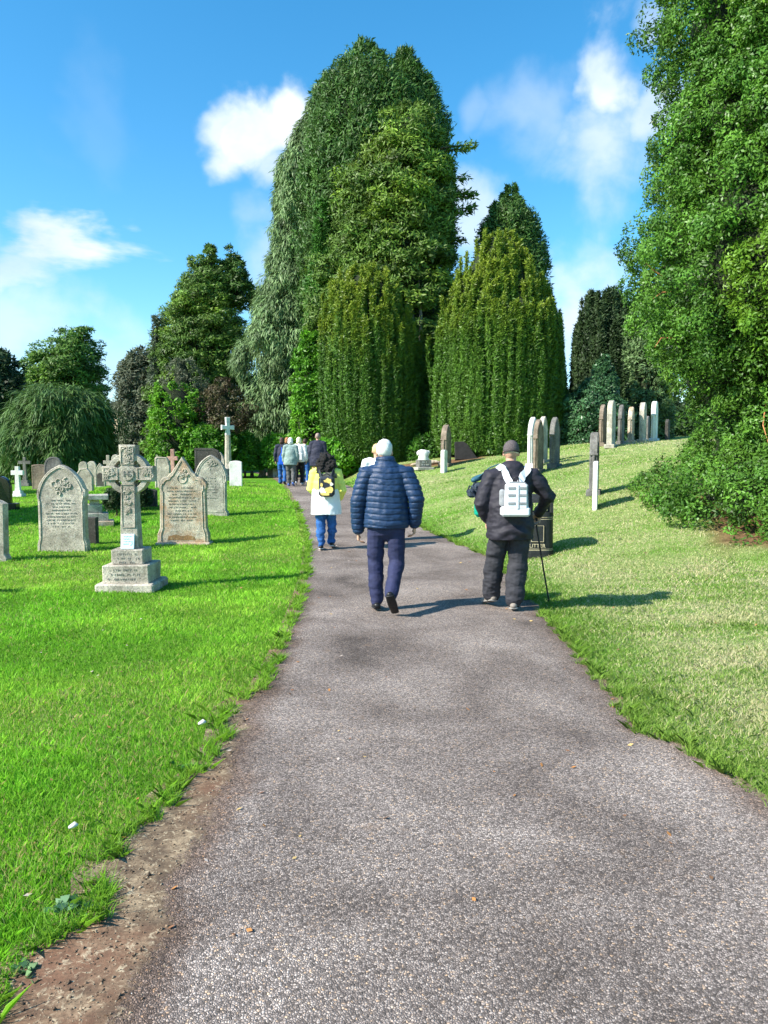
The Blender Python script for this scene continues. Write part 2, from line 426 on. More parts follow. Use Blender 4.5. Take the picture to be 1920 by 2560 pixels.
# ------------------------------------------------------------------ grass blades
def blades(name, xy, hgt, wid, tint, label, mat, lean=.5):
    n = len(xy); z = T(xy[:, 0], xy[:, 1])
    a = rng.uniform(0, 2 * PI, n); w = wid * rng.uniform(.6, 1.3, n); h = hgt * rng.uniform(.45, 1.35, n)
    la = rng.uniform(0, 2 * PI, n); ll = h * lean * rng.uniform(.1, 1.3, n)
    base = np.c_[xy, z - .004]
    dx = np.c_[np.cos(a), np.sin(a), np.zeros(n)] * (w / 2)[:, None]
    tip = base + np.c_[np.cos(la) * ll, np.sin(la) * ll, h]
    midp = base * .5 + tip * .5 + np.c_[-np.cos(la) * ll * .18, -np.sin(la) * ll * .18, h * .12]
    V = np.stack([base - dx, base + dx, midp + dx * .75, tip, midp - dx * .75], 1).reshape(-1, 3)
    i = np.arange(n)[:, None] * 5
    return tag(np_mesh(name, V, i + np.array([[0, 1, 2, 3, 4]]), mat, col=np.repeat(tint, 5, 0)), label, kind='stuff')
grassm = leafmat('grass_blades', (.19, .42, .028), (.28, .52, .05), trans=.45, rough=.55, nscale=.8)
def sample_area(ylo, yhi, xf0, xf1, n):
    """points in a strip, density per square metre falling away with distance"""
    u = rng.uniform(0, 1, n); y = ylo * (yhi / ylo) ** u
    lo, hi = xf0(y), xf1(y)
    return np.c_[lo + rng.uniform(0, 1, n) * (hi - lo), y]
def view_l(y): return -.53 * y - 1.6
def view_r(y): return .53 * y + 2.2
nL = 400000
q = sample_area(1.6, 27, view_l, lambda y: xGL(y) + .035 * vnoise(np.stack([y * 9, y * 0, y * 0], -1), 1, 2), nL)
keep = (q[:, 0] < xGL(q[:, 1]) + .02)
q = q[keep]
tuft = fbm(q, 2.2, 33, 3)
sc_ = np.clip(q[:, 1] / 6, .7, 4)
patch = fbm(q * [1, 1.5], .55, 61, 3)[:, None]
g = rng.uniform(.6, 1.4, len(q))[:, None] * (1 + .30 * tuft[:, None]) * (1 + np.clip(patch, -.6, .8) * np.array([[.38, .14, .5]]))
straw = (rng.uniform(0, 1, len(q)) < .05 + .16 * (vnoise(q, 1.1, 44) > .42))[:, None]
g = np.where(straw, np.array([[2.1, .98, 4.5]]) * rng.uniform(.7, 1.1, (len(q), 1)), g)
blades('lawn_grass', q, .036 * (1 + .35 * tuft) * np.clip(.85 + q[:, 1] * .015, 0, 1.2), .0055 * sc_, g, 'lush bright green grass left of the path', grassm, .8)
nR = 430000
q = sample_area(1.6, 30, lambda y: xPR(y) - .02, lambda y: np.maximum(view_r(y), xPR(y) + .1), nR)
q = q[q[:, 0] > xPR(q[:, 1]) + .01 + .04 * vnoise(np.c_[q[:, 1] * 8, q[:, 1] * 0], 1, 12)]
q = q[litter(q[:, 0], q[:, 1]) < rng.uniform(.05, .9, len(q))]
d = dryness(q[:, 0], q[:, 1])[:, None]
tuft = fbm(q, 2.2, 35, 3)
sc_ = np.clip(q[:, 1] / 6, .7, 4)
isdry = rng.uniform(0, 1, (len(q), 1)) < d * .9
g = np.where(isdry, np.array([[2.75, 1.30, 8.5]]) * rng.uniform(.75, 1.15, (len(q), 1)), np.array([[1.05, .80, 1.8]]) * rng.uniform(.75, 1.25, (len(q), 1)))
blades('bank_grass', q, .036 * (1 + .3 * tuft) * (1 - .3 * d[:, 0]), .0055 * sc_, g, 'paler mown grass with straw patches right of the path', grassm, 1.1)
# longer tufts hanging over both edges of the path
ne = 26000; u = rng.uniform(0, 1, ne); y = 1.9 * (20 / 1.9) ** u; left = rng.uniform(0, 1, ne) < .5
off = np.abs(rng.normal(0, .05, ne)) - .02 + .05 * vnoise(np.c_[y * 14, y * 0], 1, 71)
q = np.c_[np.where(left, xGL(y) - off, xPR(y) + off), y]
sel = vnoise(np.c_[y * 5, left * 9.], 1, 72) > -.35; q = q[sel]; left = left[sel]
g = rng.uniform(.55, 1.2, (len(q), 1)) * np.where(left[:, None], np.array([[1, 1, 1]]), np.array([[1.05, .9, 1.4]]))
blades('edge_grass', q, .062 * np.ones(len(q)), .0055 * np.clip(q[:, 1] / 6, .8, 4), g, 'longer ragged grass hanging over the path edges', grassm, 1.2)
# weeds at the lawn's ragged edge: broad leaves
def weed(px, py, s, label, tint):
    g0 = GP(px, py); o = empty('weed', g0, 0, label, 'weed', 'weeds along the ragged lawn edge')
    mb = []; n = 46
    a = rng.uniform(0, 2 * PI, n); r = s * rng.uniform(.25, 1.0, n); h = s * rng.uniform(.15, .55, n); w = s * rng.uniform(.10, .2, n)
    st = np.c_[rng.normal(0, s * .35, n), rng.normal(0, s * .25, n), np.zeros(n)]
    d_ = np.c_[np.cos(a), np.sin(a), np.zeros(n)]; s_ = np.c_[-np.sin(a), np.cos(a), np.zeros(n)]
    r = r * .6
    V = np.stack([st, st + d_ * (r * .5)[:, None] + s_ * w[:, None] + np.c_[0 * h, 0 * h, h * .8], st + d_ * r[:, None] + np.c_[0 * h, 0 * h, h * .7], st + d_ * (r * .5)[:, None] - s_ * w[:, None] + np.c_[0 * h, 0 * h, h * .8]], 1).reshape(-1, 3)
    F = np.arange(n * 4).reshape(n, 4)
    np_mesh('foliage', V, F, weedm, o, col=np.repeat(rng.uniform(.7, 1.2, (n, 1)) * np.array([tint]), 4, 0))
weedm = leafmat('weed_leaves', (.10, .22, .06), (.16, .30, .10), trans=.3)
weed(175, 2285, .10, 'grey-green leafy weed at the ragged lawn edge in the lower left corner', (1.1, 1.1, 1.7))
weed(475, 1925, .08, 'broad-leaved dark green weed on the lawn edge beside the bare soil', (.6, .9, .5))
weed(60, 2440, .07, 'pale weed lowest down at the bottom left corner of the lawn', (1.4, 1.2, 1.6))
# small white scraps and pebbles
peb = simple('pale_pebble', (.62, .6, .56), .8, nscale=40)
for k, (px, py, s, lab) in enumerate([(499, 1829, .022, 'white scrap lying on the grass near the dark weed'), (176, 2092, .018, 'small white scrap in the long grass at lower left'), (322, 2497, .009, 'tiny white pebble on the soil at the foot of the path')]):
    w_ = GP(px, py); mb = MB(); V, F = loft([(0, 0, 0), (s, s * .2, s * .5), (s * 1.4, s * .5, s * .3)], [(s * .7, s * .4), (s, s * .6), (s * .5, s * .3)], 8)
    mb.add(V + [0, 0, s * (1.3 if k < 2 else .8)], F); o = mb.build('pebble' if k == 2 else 'paper_scrap', peb, smooth=True); o.location = w_
    if k < 2: o.location.z += .02
    tag(o, lab, 'pebble' if k == 2 else 'litter')

# fallen leaves and bits of bark, scattered on turf and tarmac: one object
nf = 1300; y = 2.2 * (24 / 2.2) ** rng.uniform(0, 1, nf); x = view_l(y) * .9 + rng.uniform(0, 1, nf) * (view_r(y) - view_l(y)) * .95
onp = (x > xPL(y)) & (x < xPR(y)); edge = np.minimum(np.abs(x - xPL(y)), np.abs(x - xPR(y)))
sel = (onp & (rng.uniform(0, 1, nf) < np.exp(-edge / .35) + .12)) | (~onp & (rng.uniform(0, 1, nf) < .45)); x, y, onp = x[sel], y[sel], onp[sel]; nf = len(x)
s_ = rng.uniform(.008, .018, nf) * np.clip(y / 6, 1, 1.8); a = rng.uniform(0, 2 * PI, nf); z = T(x, y) + np.where(onp, .022, .028)
d1 = np.c_[np.cos(a), np.sin(a), rng.uniform(-.2, .5, nf)] * s_[:, None]; d2 = np.c_[-np.sin(a), np.cos(a), rng.uniform(-.2, .5, nf)] * s_[:, None] * .55
p = np.c_[x, y, z]; V = np.stack([p - d1, p - d2, p + d1, p + d2], 1).reshape(-1, 3)
cl_ = np.array([[.42, .19, .06], [.30, .14, .07], [.55, .38, .15], [.16, .09, .05], [.55, .45, .38]])[rng.integers(0, 5, nf)]
leafl = leafmat('fallen_leaf', (1, 1, 1), (1, 1, 1), trans=.1, rough=.8)
tag(np_mesh('fallen_leaves', V, np.arange(nf * 4).reshape(-1, 4), leafl, col=np.repeat(cl_, 4, 0)), 'small brown and orange fallen leaves scattered over turf and path', kind='stuff')

# crumbs of earth and grit along the bare strip
nf = 5500; y = 1.9 * (7.5 / 1.9) ** rng.uniform(0, 1, nf); t = rng.uniform(-.15, 1.12, nf) + rng.normal(0, .08, nf); x = xGL(y) * (1 - t) + xPL(y) * t
s_ = np.minimum(rng.gamma(1.6, .0017, nf) + .001, .012); p = np.c_[x, y, T(x, y) + .016 + s_ * .3]
dirs = np.array([[1, 0, -.3], [-.5, .87, -.3], [-.5, -.87, -.3], [0, 0, .45]])
V = (p[:, None, :] + dirs[None] * s_[:, None, None] * rng.uniform(.5, 1.3, (nf, 4, 1)) + rng.normal(0, .25, (nf, 4, 3)) * s_[:, None, None]).reshape(-1, 3)
F = (np.arange(nf)[:, None, None] * 4 + np.array([[0, 1, 3], [1, 2, 3], [2, 0, 3], [0, 2, 1]])[None]).reshape(-1, 3)
cl_ = np.array([[.13, .085, .055], [.22, .15, .10], [.28, .20, .13], [.07, .05, .035], [.36, .29, .20]])[rng.integers(0, 5, nf)]
tag(np_mesh('soil_crumbs', V, F, leafl, col=np.repeat(cl_, 4, 0)), 'loose crumbs of brown earth and grit on the bare strip beside the path', kind='stuff')
# ------------------------------------------------------------------ trees
bark = simple('bark', (.11, .08, .055), .9, .3, 14, .8, .02)
barkpale = simple('bark_pale', (.22, .18, .14), .9, .3, 14, .8, .02)
barkred = simple('bark_russet', (.36, .15, .06), .8, .3, 20, .5, .01)
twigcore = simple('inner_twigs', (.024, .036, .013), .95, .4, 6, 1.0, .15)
def profile(prof, D):
    """prof rows (py, left px, right px) -> z, centre x, radius (metres), ascending z"""
    rows = []
    for py, l, r in prof:
        a, b = P(l, py, D), P(r, py, D); rows.append((a.z, (a.x + b.x) / 2, (b.x - a.x) / 2))
    rows.sort(); return np.array(rows)
def unit(v): return v / (np.linalg.norm(v, axis=-1, keepdims=True) + 1e-9)
def leafcloud(C, R, npc, L, W, out, bias, mix, tintC, r_, nspread=.7):
    nspread = nspread * .72
    """C clump centres, R clump radii (K,3), out unit outward vector per clump; returns quads"""
    K = len(C); k = np.repeat(np.arange(K), npc); n = len(k)
    u = unit(r_.normal(size=(n, 3)) + out[k] * .75)
    rad = r_.uniform(.55, 1.0, (n, 1)) ** .6
    p = C[k] + R[k] * u * rad
    nn = unit(u * 1.0 + r_.normal(size=(n, 3)) * nspread + np.array([-.12, -.1, .25]))
    l = out[k] * mix[0] + np.array(bias) * mix[1] + r_.normal(size=(n, 3)) * mix[2]
    l = unit(l - nn * np.sum(l * nn, 1, keepdims=True)); w = np.cross(nn, l)
    Ls = L * r_.uniform(.6, 1.35, (n, 1)); Ws = W * r_.uniform(.65, 1.3, (n, 1))
    V = np.stack([p, p + l * Ls * .45 + w * Ws * .5 + nn * Ws * .12, p + l * Ls, p + l * Ls * .45 - w * Ws * .5 + nn * Ws * .12], 1).reshape(-1, 3)
    t = tintC[k] * r_.uniform(.8, 1.22, (n, 1))
    return V, np.repeat(t, 4, 0)
def coremesh(pr, D, cy, f, r_, nseg=26, nz=26):
    z0, z1 = pr[0, 0], pr[-1, 0]
    zs = np.linspace(z0, z1 - (z1 - z0) * .05, nz); th = np.arange(nseg) * 2 * PI / nseg
    V = []
    for z in zs:
        cx, rr = np.interp(z, pr[:, 0], pr[:, 1]), np.interp(z, pr[:, 0], pr[:, 2]) * f
        q = np.stack([np.cos(th), np.sin(th), np.full(nseg, z * .35)], 1)
        k = rr * (1 + .22 * vnoise(q, 2.0, int(cy) + 3))
        V.append(np.c_[cx + np.cos(th) * k, cy + np.sin(th) * k, np.full(nseg, z)])
    V = np.concatenate(V)
    i = np.arange(nz * nseg).reshape(nz, nseg); j = np.roll(i, -1, 1)
    F = np.stack([i[:-1], j[:-1], j[1:], i[1:]], -1).reshape(-1, 4)
    return V, F, i[-1], i[0]
def tree(name, label, cat, group, D, prof, style, mat, nclump, npc, L, W, R, seed, tint=(1, 1, 1), core=.74, lump=.13, trunk=.22, tmat=None, tintvar=.22, core_z=0.0, extra=None, rag=.12, tips=None):
    r_ = np.random.default_rng(seed)
    pr = profile(prof, D)
    kk_ = 1.0 if pr[-1, 0] - pr[0, 0] > 4.5 else .35; pr[:, 2] = np.maximum(pr[:, 2] - kk_ * ((.85 if style != 'column' else .6) * R[0] + L * .3), pr[:, 2] * .35); _z = pr[0, 0]; _h = pr[-1, 0] - _z
    pr[:, 0] = _z + (pr[:, 0] - _z) * (_h - kk_ * (R[1] * (.9 if style != 'column' else .3) + L * .3)) / _h
    bx = np.interp(pr[0, 0], pr[:, 0], pr[:, 1]); gz = Tz(bx, D)
    root = empty(name, (bx, D, gz), 0, label, cat, group)
    org = np.array([bx, D, gz])
    zl = pr[0, 0]; zt = pr[-1, 0]
    if style == 'column':
        Cs, Rs, Os, Ts = [], [], [], []
        rmax = pr[:, 2].max(); ncol = nclump
        zg = np.linspace(zl + (zt - zl) * .35, zt, 80); rg = np.interp(zg, pr[:, 0], pr[:, 2])
        for c in range(ncol):
            th = r_.uniform(0, 2 * PI)
            if r_.uniform() < .5: th = r_.uniform(-PI, 0)
            shell = r_.uniform() < .45
            r0 = rmax * (r_.uniform(.86, 1.0) if shell else math.sqrt(r_.uniform(.02, .9)))
            ok = zg[rg >= r0 * .97]
            z1 = (ok.max() if len(ok) else zl + (zt - zl) * .5) - abs(r_.normal(0, .035)) * (zt - zl) + r_.uniform(0, .25)
            if shell and r_.uniform() < .35: z1 = zl + (z1 - zl) * r_.uniform(.55, .95)
            z0 = zl if shell else max(zl, z1 - r_.uniform(2.2, 4.0))
            step = R[0] * .72; zz = np.arange(z0, z1, step)
            if len(zz) < 4: continue
            rz_ = np.minimum(r0, np.interp(zz, pr[:, 0], pr[:, 2]) * 1.0) if shell else np.full(len(zz), r0)
            cx_ = np.interp(z1, pr[:, 0], pr[:, 1]) * .5 + np.interp(zz, pr[:, 0], pr[:, 1]) * .5
            lean = r_.normal(0, .02)
            x = cx_ + np.cos(th) * rz_ + lean * (zz - zl) + .03 * np.sin(zz * 2.1 + c); y = D + np.sin(th) * rz_
            tp = np.clip((z1 - zz) / .9, .18, 1) ** .7
            Cs.append(np.c_[x, y, zz]); Rs.append(np.c_[R[0] * tp, R[0] * tp, np.full(len(zz), R[1])] * r_.uniform(.75, 1.25))
            Os.append(unit(np.c_[np.full(len(zz), np.cos(th)), np.full(len(zz), np.sin(th)), np.full(len(zz), .1)]))
            t = np.ones((len(zz), 3)) * r_.uniform(.82, 1.2) * np.array([tint])
            if tips is not None:
                f = (np.clip(1 - (z1 - zz) / 1.0, 0, 1) * sstep(zl + (zt - zl) * .35, zl + (zt - zl) * .75, zz))[:, None]
                t = t * (1 - f) + np.array([tips]) * f
            Ts.append(t)
        C, Rr, O, Tt = map(np.concatenate, (Cs, Rs, Os, Ts))
        V, colr = leafcloud(C, Rr, npc, L, W, O, (0, 0, 1), (.35, .75, .45), Tt, r_, .45)
    else:
        z = []
        zc = r_.uniform(zl, zt, nclump * 8); w = np.interp(zc, pr[:, 0], pr[:, 2]); keep = r_.uniform(0, w.max(), len(zc)) < w + .12 * w.max()
        zc = zc[keep][:nclump]; K = len(zc)
        th = r_.uniform(0, 2 * PI, K); fr = r_.uniform(0, 1, K) < .45; th = np.where(fr, r_.uniform(-PI, 0, K), th)
        q = np.c_[np.cos(th) * 1.0, np.sin(th) * 1.0, zc / max(1.0, pr[:, 2].max())]
        lum = 1 + lump * fbm(q, 2.2, seed, 3)
        rr = np.interp(zc, pr[:, 0], pr[:, 2]) * lum
        rho = r_.uniform(.72, 1.0, K) ** .6 + (r_.uniform(0, 1, K) < .10) * r_.uniform(0, rag, K)
        cx_ = np.interp(zc, pr[:, 0], pr[:, 1])
        C = np.c_[cx_ + np.cos(th) * rr * rho, D + np.sin(th) * rr * rho, zc]
        if style == 'layer':      # boughs gather into tiers
            tier = 1.5 * R[1] * 3.0
            ph = vnoise(np.c_[np.cos(th), np.sin(th), zc * .12], 3.6, seed + 5) * 2.2
            C[:, 2] = (np.round(C[:, 2] / tier + ph) - ph) * tier + r_.normal(0, R[1] * .5, K) - .10 * rr * rho
            C[:, 2] = np.clip(C[:, 2], zl, zt)
            out = unit(np.c_[np.cos(th), np.sin(th), np.full(K, .35)]); bias, mix, ns = (0, 0, -.15), (.9, .4, .45), .6
        elif style == 'weep':
            out = unit(np.c_[np.cos(th), np.sin(th), np.full(K, .15)]); bias, mix, ns = (0, 0, -1), (.35, 1.0, .25), .5
        elif style == 'up':
            out = unit(np.c_[np.cos(th), np.sin(th), np.full(K, .3)]); bias, mix, ns = (0, 0, 1), (.7, .55, .45), .6
        else:
            out = unit(np.c_[np.cos(th), np.sin(th), np.full(K, .25)]); bias, mix, ns = (0, 0, .3), (.6, .3, .9), .75
        S = r_.uniform(.65, 1.35, (K, 1)) * np.clip(rr / 1.3, .38, 1)[:, None]
        Rr = S * np.array([[R[0], R[0], R[1]]])
        Tt = np.array([tint]) * (1 + tintvar * r_.normal(size=(K, 1)) + .18 * vnoise(C, .9, seed + 9)[:, None])
        Tt = np.clip(Tt, .3, 2.5)
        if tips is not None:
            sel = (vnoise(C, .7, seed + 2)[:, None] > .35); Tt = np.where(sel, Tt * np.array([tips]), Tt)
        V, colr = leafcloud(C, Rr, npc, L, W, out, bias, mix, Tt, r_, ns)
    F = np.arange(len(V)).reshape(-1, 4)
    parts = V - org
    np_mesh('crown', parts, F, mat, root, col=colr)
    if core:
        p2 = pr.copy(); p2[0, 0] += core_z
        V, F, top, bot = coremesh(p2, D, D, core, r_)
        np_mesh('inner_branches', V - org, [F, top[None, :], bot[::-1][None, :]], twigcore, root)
    # trunk with limbs
    mb = MB(); h = (zt - gz)
    tx = np.interp(gz + h * .5, pr[:, 0], pr[:, 1]) - bx
    mb.tube([(0, 0, -.15), (0, 0, h * .12), (tx * .6, 0, h * .45), (tx, 0, h * .8)], [trunk * 1.35, trunk, trunk * .7, trunk * .15], 10)
    for k in range(9):
        a = r_.uniform(0, 2 * PI); z0 = h * r_.uniform(.12, .65); rr = np.interp(gz + z0 + .1 * h, pr[:, 0], pr[:, 2]) * r_.uniform(.6, .95)
        mb.tube([(tx * z0 / h, 0, z0), (tx * z0 / h + math.cos(a) * rr * .5, math.sin(a) * rr * .5, z0 + .05 * h), (tx * z0 / h + math.cos(a) * rr, math.sin(a) * rr, z0 + .09 * h)], [trunk * .35, trunk * .22, trunk * .06], 6)
    mb.build('trunk', tmat or bark, root, smooth=True)
    if extra: extra(root, org, pr, r_)
    return root

M_yew = leafmat('yew_leaves', (.050, .130, .018), (.094, .205, .025), .22, .42)
M_gold = leafmat('irish_yew_leaves', (.058, .138, .016), (.090, .185, .022), .2, .45)
M_cyp = leafmat('cypress_leaves', (.048, .112, .024), (.078, .160, .030), .2, .5)
M_con = leafmat('fir_needles', (.075, .142, .020), (.118, .200, .028), .2, .5)
M_ced = leafmat('cedar_needles', (.12, .18, .082), (.165, .235, .105), .2, .5)
M_shr = leafmat('shrub_leaves', (.070, .19, .016), (.11, .26, .022), .3, .45)
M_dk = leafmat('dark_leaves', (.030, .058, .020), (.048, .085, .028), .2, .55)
M_grey = leafmat('grey_leaves', (.095, .115, .070), (.13, .15, .09), .2, .6)
M_red = leafmat('copper_leaves', (.10, .062, .036), (.11, .11, .045), .25, .5)
M_hol = leafmat('holly_leaves', (.040, .10, .040), (.060, .14, .055), .15, .32)

# 1 near yew, right
def yew_twigs(root, org, pr, r_):
    for k in range(16):
        mb = MB(); z = r_.uniform(1.8, 5.0); th = r_.uniform(-PI * .98, -PI * .30)
        cx = np.interp(z, pr[:, 0], pr[:, 1]); rr = np.interp(z, pr[:, 0], pr[:, 2]) * r_.uniform(.97, 1.06)
        p0 = np.array([cx + math.cos(th) * rr * .9, 13.5 + math.sin(th) * rr * .9, z]) - org
        d = np.array([math.cos(th), math.sin(th), r_.uniform(-.1, .6)]); s_ = r_.normal(size=3) * .09
        ln = r_.uniform(.25, .55)
        mb.tube([p0, p0 + d * ln * .6 + s_, p0 + d * ln + s_ * 2.5], [.014, .010, .004], 5)
        mb.build('bare_twig', barkred, root, smooth=True)
prof1 = [(1400, 1681, 2670), (1370, 1631, 2720), (1290, 1606, 2770), (1215, 1591, 2770), (1150, 1709, 2620), (1060, 1726, 2560), (985, 1711, 2580), (900, 1624, 2620), (750, 1562, 2660), (650, 1562, 2660), (520, 1597, 2620), (420, 1617, 2600), (330, 1609, 2570), (230, 1659, 2540), (140, 1664, 2530), (60, 1619, 2530), (-40, 1609, 2520), (-250, 1679, 2440), (-480, 1809, 2310), (-650, 1939, 2180)]
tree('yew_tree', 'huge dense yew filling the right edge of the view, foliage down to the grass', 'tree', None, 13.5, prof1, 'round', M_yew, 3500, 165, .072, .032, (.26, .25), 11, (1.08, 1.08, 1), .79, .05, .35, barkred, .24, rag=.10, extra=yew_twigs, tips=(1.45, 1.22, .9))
# 2,3 Irish yews in the middle
tree('irish_yew', 'broad golden-green fluted Irish yew standing behind the litter bin man', 'tree', 'Irish yews of upright plumes', 30.5, [(1130, 1090, 1390), (1060, 1066, 1398), (960, 1080, 1410), (860, 1088, 1408), (780, 1103, 1392), (720, 1128, 1370), (660, 1155, 1340), (610, 1185, 1308), (565, 1218, 1275)],
     'column', M_gold, 470, 30, .15, .042, (.125, .12), 21, (1, 1, 1), .80, tips=(2.7, 1.65, 1.3))
tree('irish_yew', 'flat-topped fluted Irish yew with golden tips left of the broad one', 'tree', 'Irish yews of upright plumes', 32, [(1150, 830, 1050), (1060, 800, 1056), (960, 796, 1058), (860, 800, 1050), (780, 806, 1030), (730, 818, 1008), (695, 840, 985), (668, 870, 960)],
     'column', M_gold, 340, 30, .16, .046, (.135, .13), 22, (.9, .92, 1), .80, tips=(2.7, 1.65, 1.3))
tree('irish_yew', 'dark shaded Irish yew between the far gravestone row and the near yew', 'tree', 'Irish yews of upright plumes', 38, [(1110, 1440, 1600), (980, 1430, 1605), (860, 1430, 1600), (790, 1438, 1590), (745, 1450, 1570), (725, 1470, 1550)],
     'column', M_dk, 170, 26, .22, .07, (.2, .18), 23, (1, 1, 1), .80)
# 4 tall cypress mass
tree('cypress_tree', 'tallest round-headed dark green cypress towering over the centre', 'tree', None, 40.5, [(1140, 770, 1130), (900, 745, 1140), (700, 742, 1140), (560, 745, 1140), (420, 750, 1125), (300, 762, 1100), (230, 785, 1060), (170, 820, 1010), (120, 850, 975), (70, 885, 940)],
     'up', M_cyp, 2300, 60, .27, .075, (.50, .85), 31, (1, 1, 1), .80, .10, .45)
tree('cypress_tree', 'second rounded head of the tall cypress clump, just right of the tallest top', 'tree', None, 41, [(600, 940, 1145), (420, 930, 1138), (300, 930, 1125), (200, 945, 1092), (140, 965, 1065), (88, 990, 1040)],
     'up', M_cyp, 700, 60, .27, .075, (.45, .8), 32, (1, 1, 1), .78, .12, .3)
def fir_extra(root, org, pr, r_):
    for px, y0, y1, w in ((1032, 930, 730, .16), (1052, 900, 690, .10)):
        a, b = P(px, y0, 35.0), P(px - 6, y1, 35.6)
        mb = MB(); mb.tube([np.array(a) - org, (np.array(a) + np.array(b)) / 2 - org + [.06, 0, 0], np.array(b) - org], [w, w * .8, w * .35], 8)
        mb.build('bare_stem', barkpale, root, smooth=True)
    # limbs that reach out to the right past the outline
    C, O = [], []
    for px, py in ((1178, 362), (1165, 372), (1178, 490), (1168, 482), (1176, 520), (1165, 528), (1160, 445), (1150, 600)):
        e = np.array(P(px, py, 38)); s0 = np.array(P(px - 95, py + 14, 38))
        lm = MB(); lm.tube([s0 - org, (s0 + e) / 2 - org + [0, 0, .06], e - org], [.07, .05, .02], 5)
        for t in (.35, .6, .8, .95): C.append(s0 + (e - s0) * t); O.append([.9, -.1, .2])
        lm.build('long_limb', bark, root, smooth=True)
    V, c = leafcloud(np.array(C), np.full((len(C), 3), .35) * [1, 1, .45], 34, .28, .09, unit(np.array(O)), (1, 0, 0), (.8, .2, .5), np.ones((len(C), 3)), r_)
    np_mesh('limb_foliage', V - org, np.arange(len(V)).reshape(-1, 4), M_con, root, col=c)
tree('fir_tree', 'yellow-green tiered conifer in front of the tall cypress, limbs poking out right', 'tree', None, 38, [(1060, 770, 1100), (900, 765, 1140), (760, 775, 1148), (640, 800, 1146), (540, 815, 1142), (440, 850, 1134), (360, 895, 1125), (300, 940, 1112), (250, 985, 1080)],
     'layer', M_con, 1500, 70, .24, .07, (.66, .30), 41, (1, 1, 1), .76, .24, .3, rag=.14, extra=fir_extra, tips=(1.35, 1.25, .9))
tree('cypress_tree', 'bright green feathery cypress wedged beside the pale drooping cedar', 'tree', None, 37.5, [(1120, 770, 880), (900, 755, 870), (780, 750, 850), (700, 752, 850), (600, 770, 835), (480, 780, 830)],
     'up', M_cyp, 600, 46, .24, .07, (.32, .6), 42, (1.1, 1.35, 1.1), .75, .15)
tree('cedar_tree', 'grey-green weeping cedar with ragged drooping outline left of the tall cypress', 'tree', None, 42, [(1090, 640, 830), (1010, 610, 850), (930, 592, 860), (840, 606, 850), (760, 632, 850), (680, 655, 850), (600, 672, 850), (500, 668, 860), (440, 678, 860), (380, 705, 860), (300, 735, 860), (220, 768, 860), (160, 800, 850)],
     'weep', M_ced, 1700, 62, .34, .06, (.42, .50), 43, (1.08, 1.15, 1.0), .70, .26, .3, core_z=1.0, rag=.22, tintvar=.28)
tree('cypress_tree', 'round-headed dark cypress rising behind the broad golden Irish yew', 'tree', None, 39, [(1110, 1230, 1412), (1000, 1215, 1420), (860, 1195, 1400), (740, 1182, 1385), (640, 1180, 1372), (560, 1190, 1358), (500, 1212, 1335), (460, 1240, 1310), (436, 1268, 1292)],
     'up', M_cyp, 1200, 52, .22, .065, (.38, .62), 44, (1.0, 1.0, 1.05), .80, .07)
tree('hemlock_tree', 'grey-green loose conifer between the dark Irish yew and the near yew', 'tree', None, 34, [(1110, 1570, 1690), (950, 1560, 1700), (820, 1560, 1700), (730, 1575, 1690), (670, 1600, 1670)],
     'round', M_ced, 500, 30, .2, .07, (.32, .32), 45, (.75, .85, .7), .76, .2)
# left side trees
tree('fir_tree', 'twin-topped dark green tiered conifer right of the willow, copper bush at its foot', 'tree', None, 45, [(1130, 372, 625), (1050, 372, 625), (960, 374, 625), (860, 385, 625), (780, 405, 605), (700, 440, 580), (655, 470, 575), (630, 500, 550), (606, 518, 532)],
     'layer', M_con, 1500, 62, .22, .065, (.60, .26), 51, (.9, .95, 1.0), .70, .26, .28, rag=.25, tips=(1.5, 1.4, .9))
tree('fir_tree', 'small pointed head of conifer poking up beside the twin-topped one', 'tree', None, 45.5, [(760, 520, 640), (700, 538, 622), (660, 556, 600), (640, 566, 590), (618, 573, 580)], 'layer', M_con, 260, 30, .28, .09, (.45, .2), 52, (.6, .7, .9), .6, .25, .1)
tree('larch_tree', 'thin grey half-bare tree left of the twin-topped conifer', 'tree', None, 46, [(1170, 300, 420), (1080, 292, 425), (1000, 285, 420), (930, 290, 415), (880, 305, 405), (855, 330, 395)],
     'round', M_grey, 700, 30, .26, .08, (.42, .38), 53, (1, 1, 1), .7, .25)
tree('larch_tree', 'sparse grey spindly tree top behind the left conifer', 'tree', None, 44, [(1100, 360, 440), (900, 362, 430), (800, 372, 420), (760, 385, 400)],
     'round', M_grey, 260, 26, .26, .06, (.4, .5), 54, (.8, .9, .9), .5, .3)
tree('pine_tree', 'bushy green conifer with rounded tiers behind the weeping willow', 'tree', None, 50, [(1150, 60, 270), (1050, 55, 280), (980, 52, 278), (920, 58, 266), (870, 85, 255), (835, 130, 245), (812, 190, 232)],
     'layer', M_con, 900, 56, .26, .08, (.7, .28), 55, (.85, 1.0, 1.05), .72, .22, tips=(1.25, 1.2, .9))
tree('willow_tree', 'dark green weeping willow hanging to the ground beyond the left headstones', 'tree', None, 37, [(1172, 25, 285), (1100, 30, 280), (1040, 45, 268), (1000, 60, 250), (975, 80, 200), (955, 105, 150)],
     'weep', M_dk, 900, 44, .55, .05, (.30, .65), 56, (2.3, 2.5, 1.7), .74, .32, .3, rag=.3)
tree('oak_tree', 'dark tree cut by the left edge of the view behind the willow', 'tree', None, 44, [(1175, -150, 90), (1050, -160, 75), (950, -150, 60), (890, -130, 45), (850, -90, 15)],
     'round', M_dk, 800, 34, .30, .12, (.5, .45), 57, (1, 1, 1.1), .76, .25)
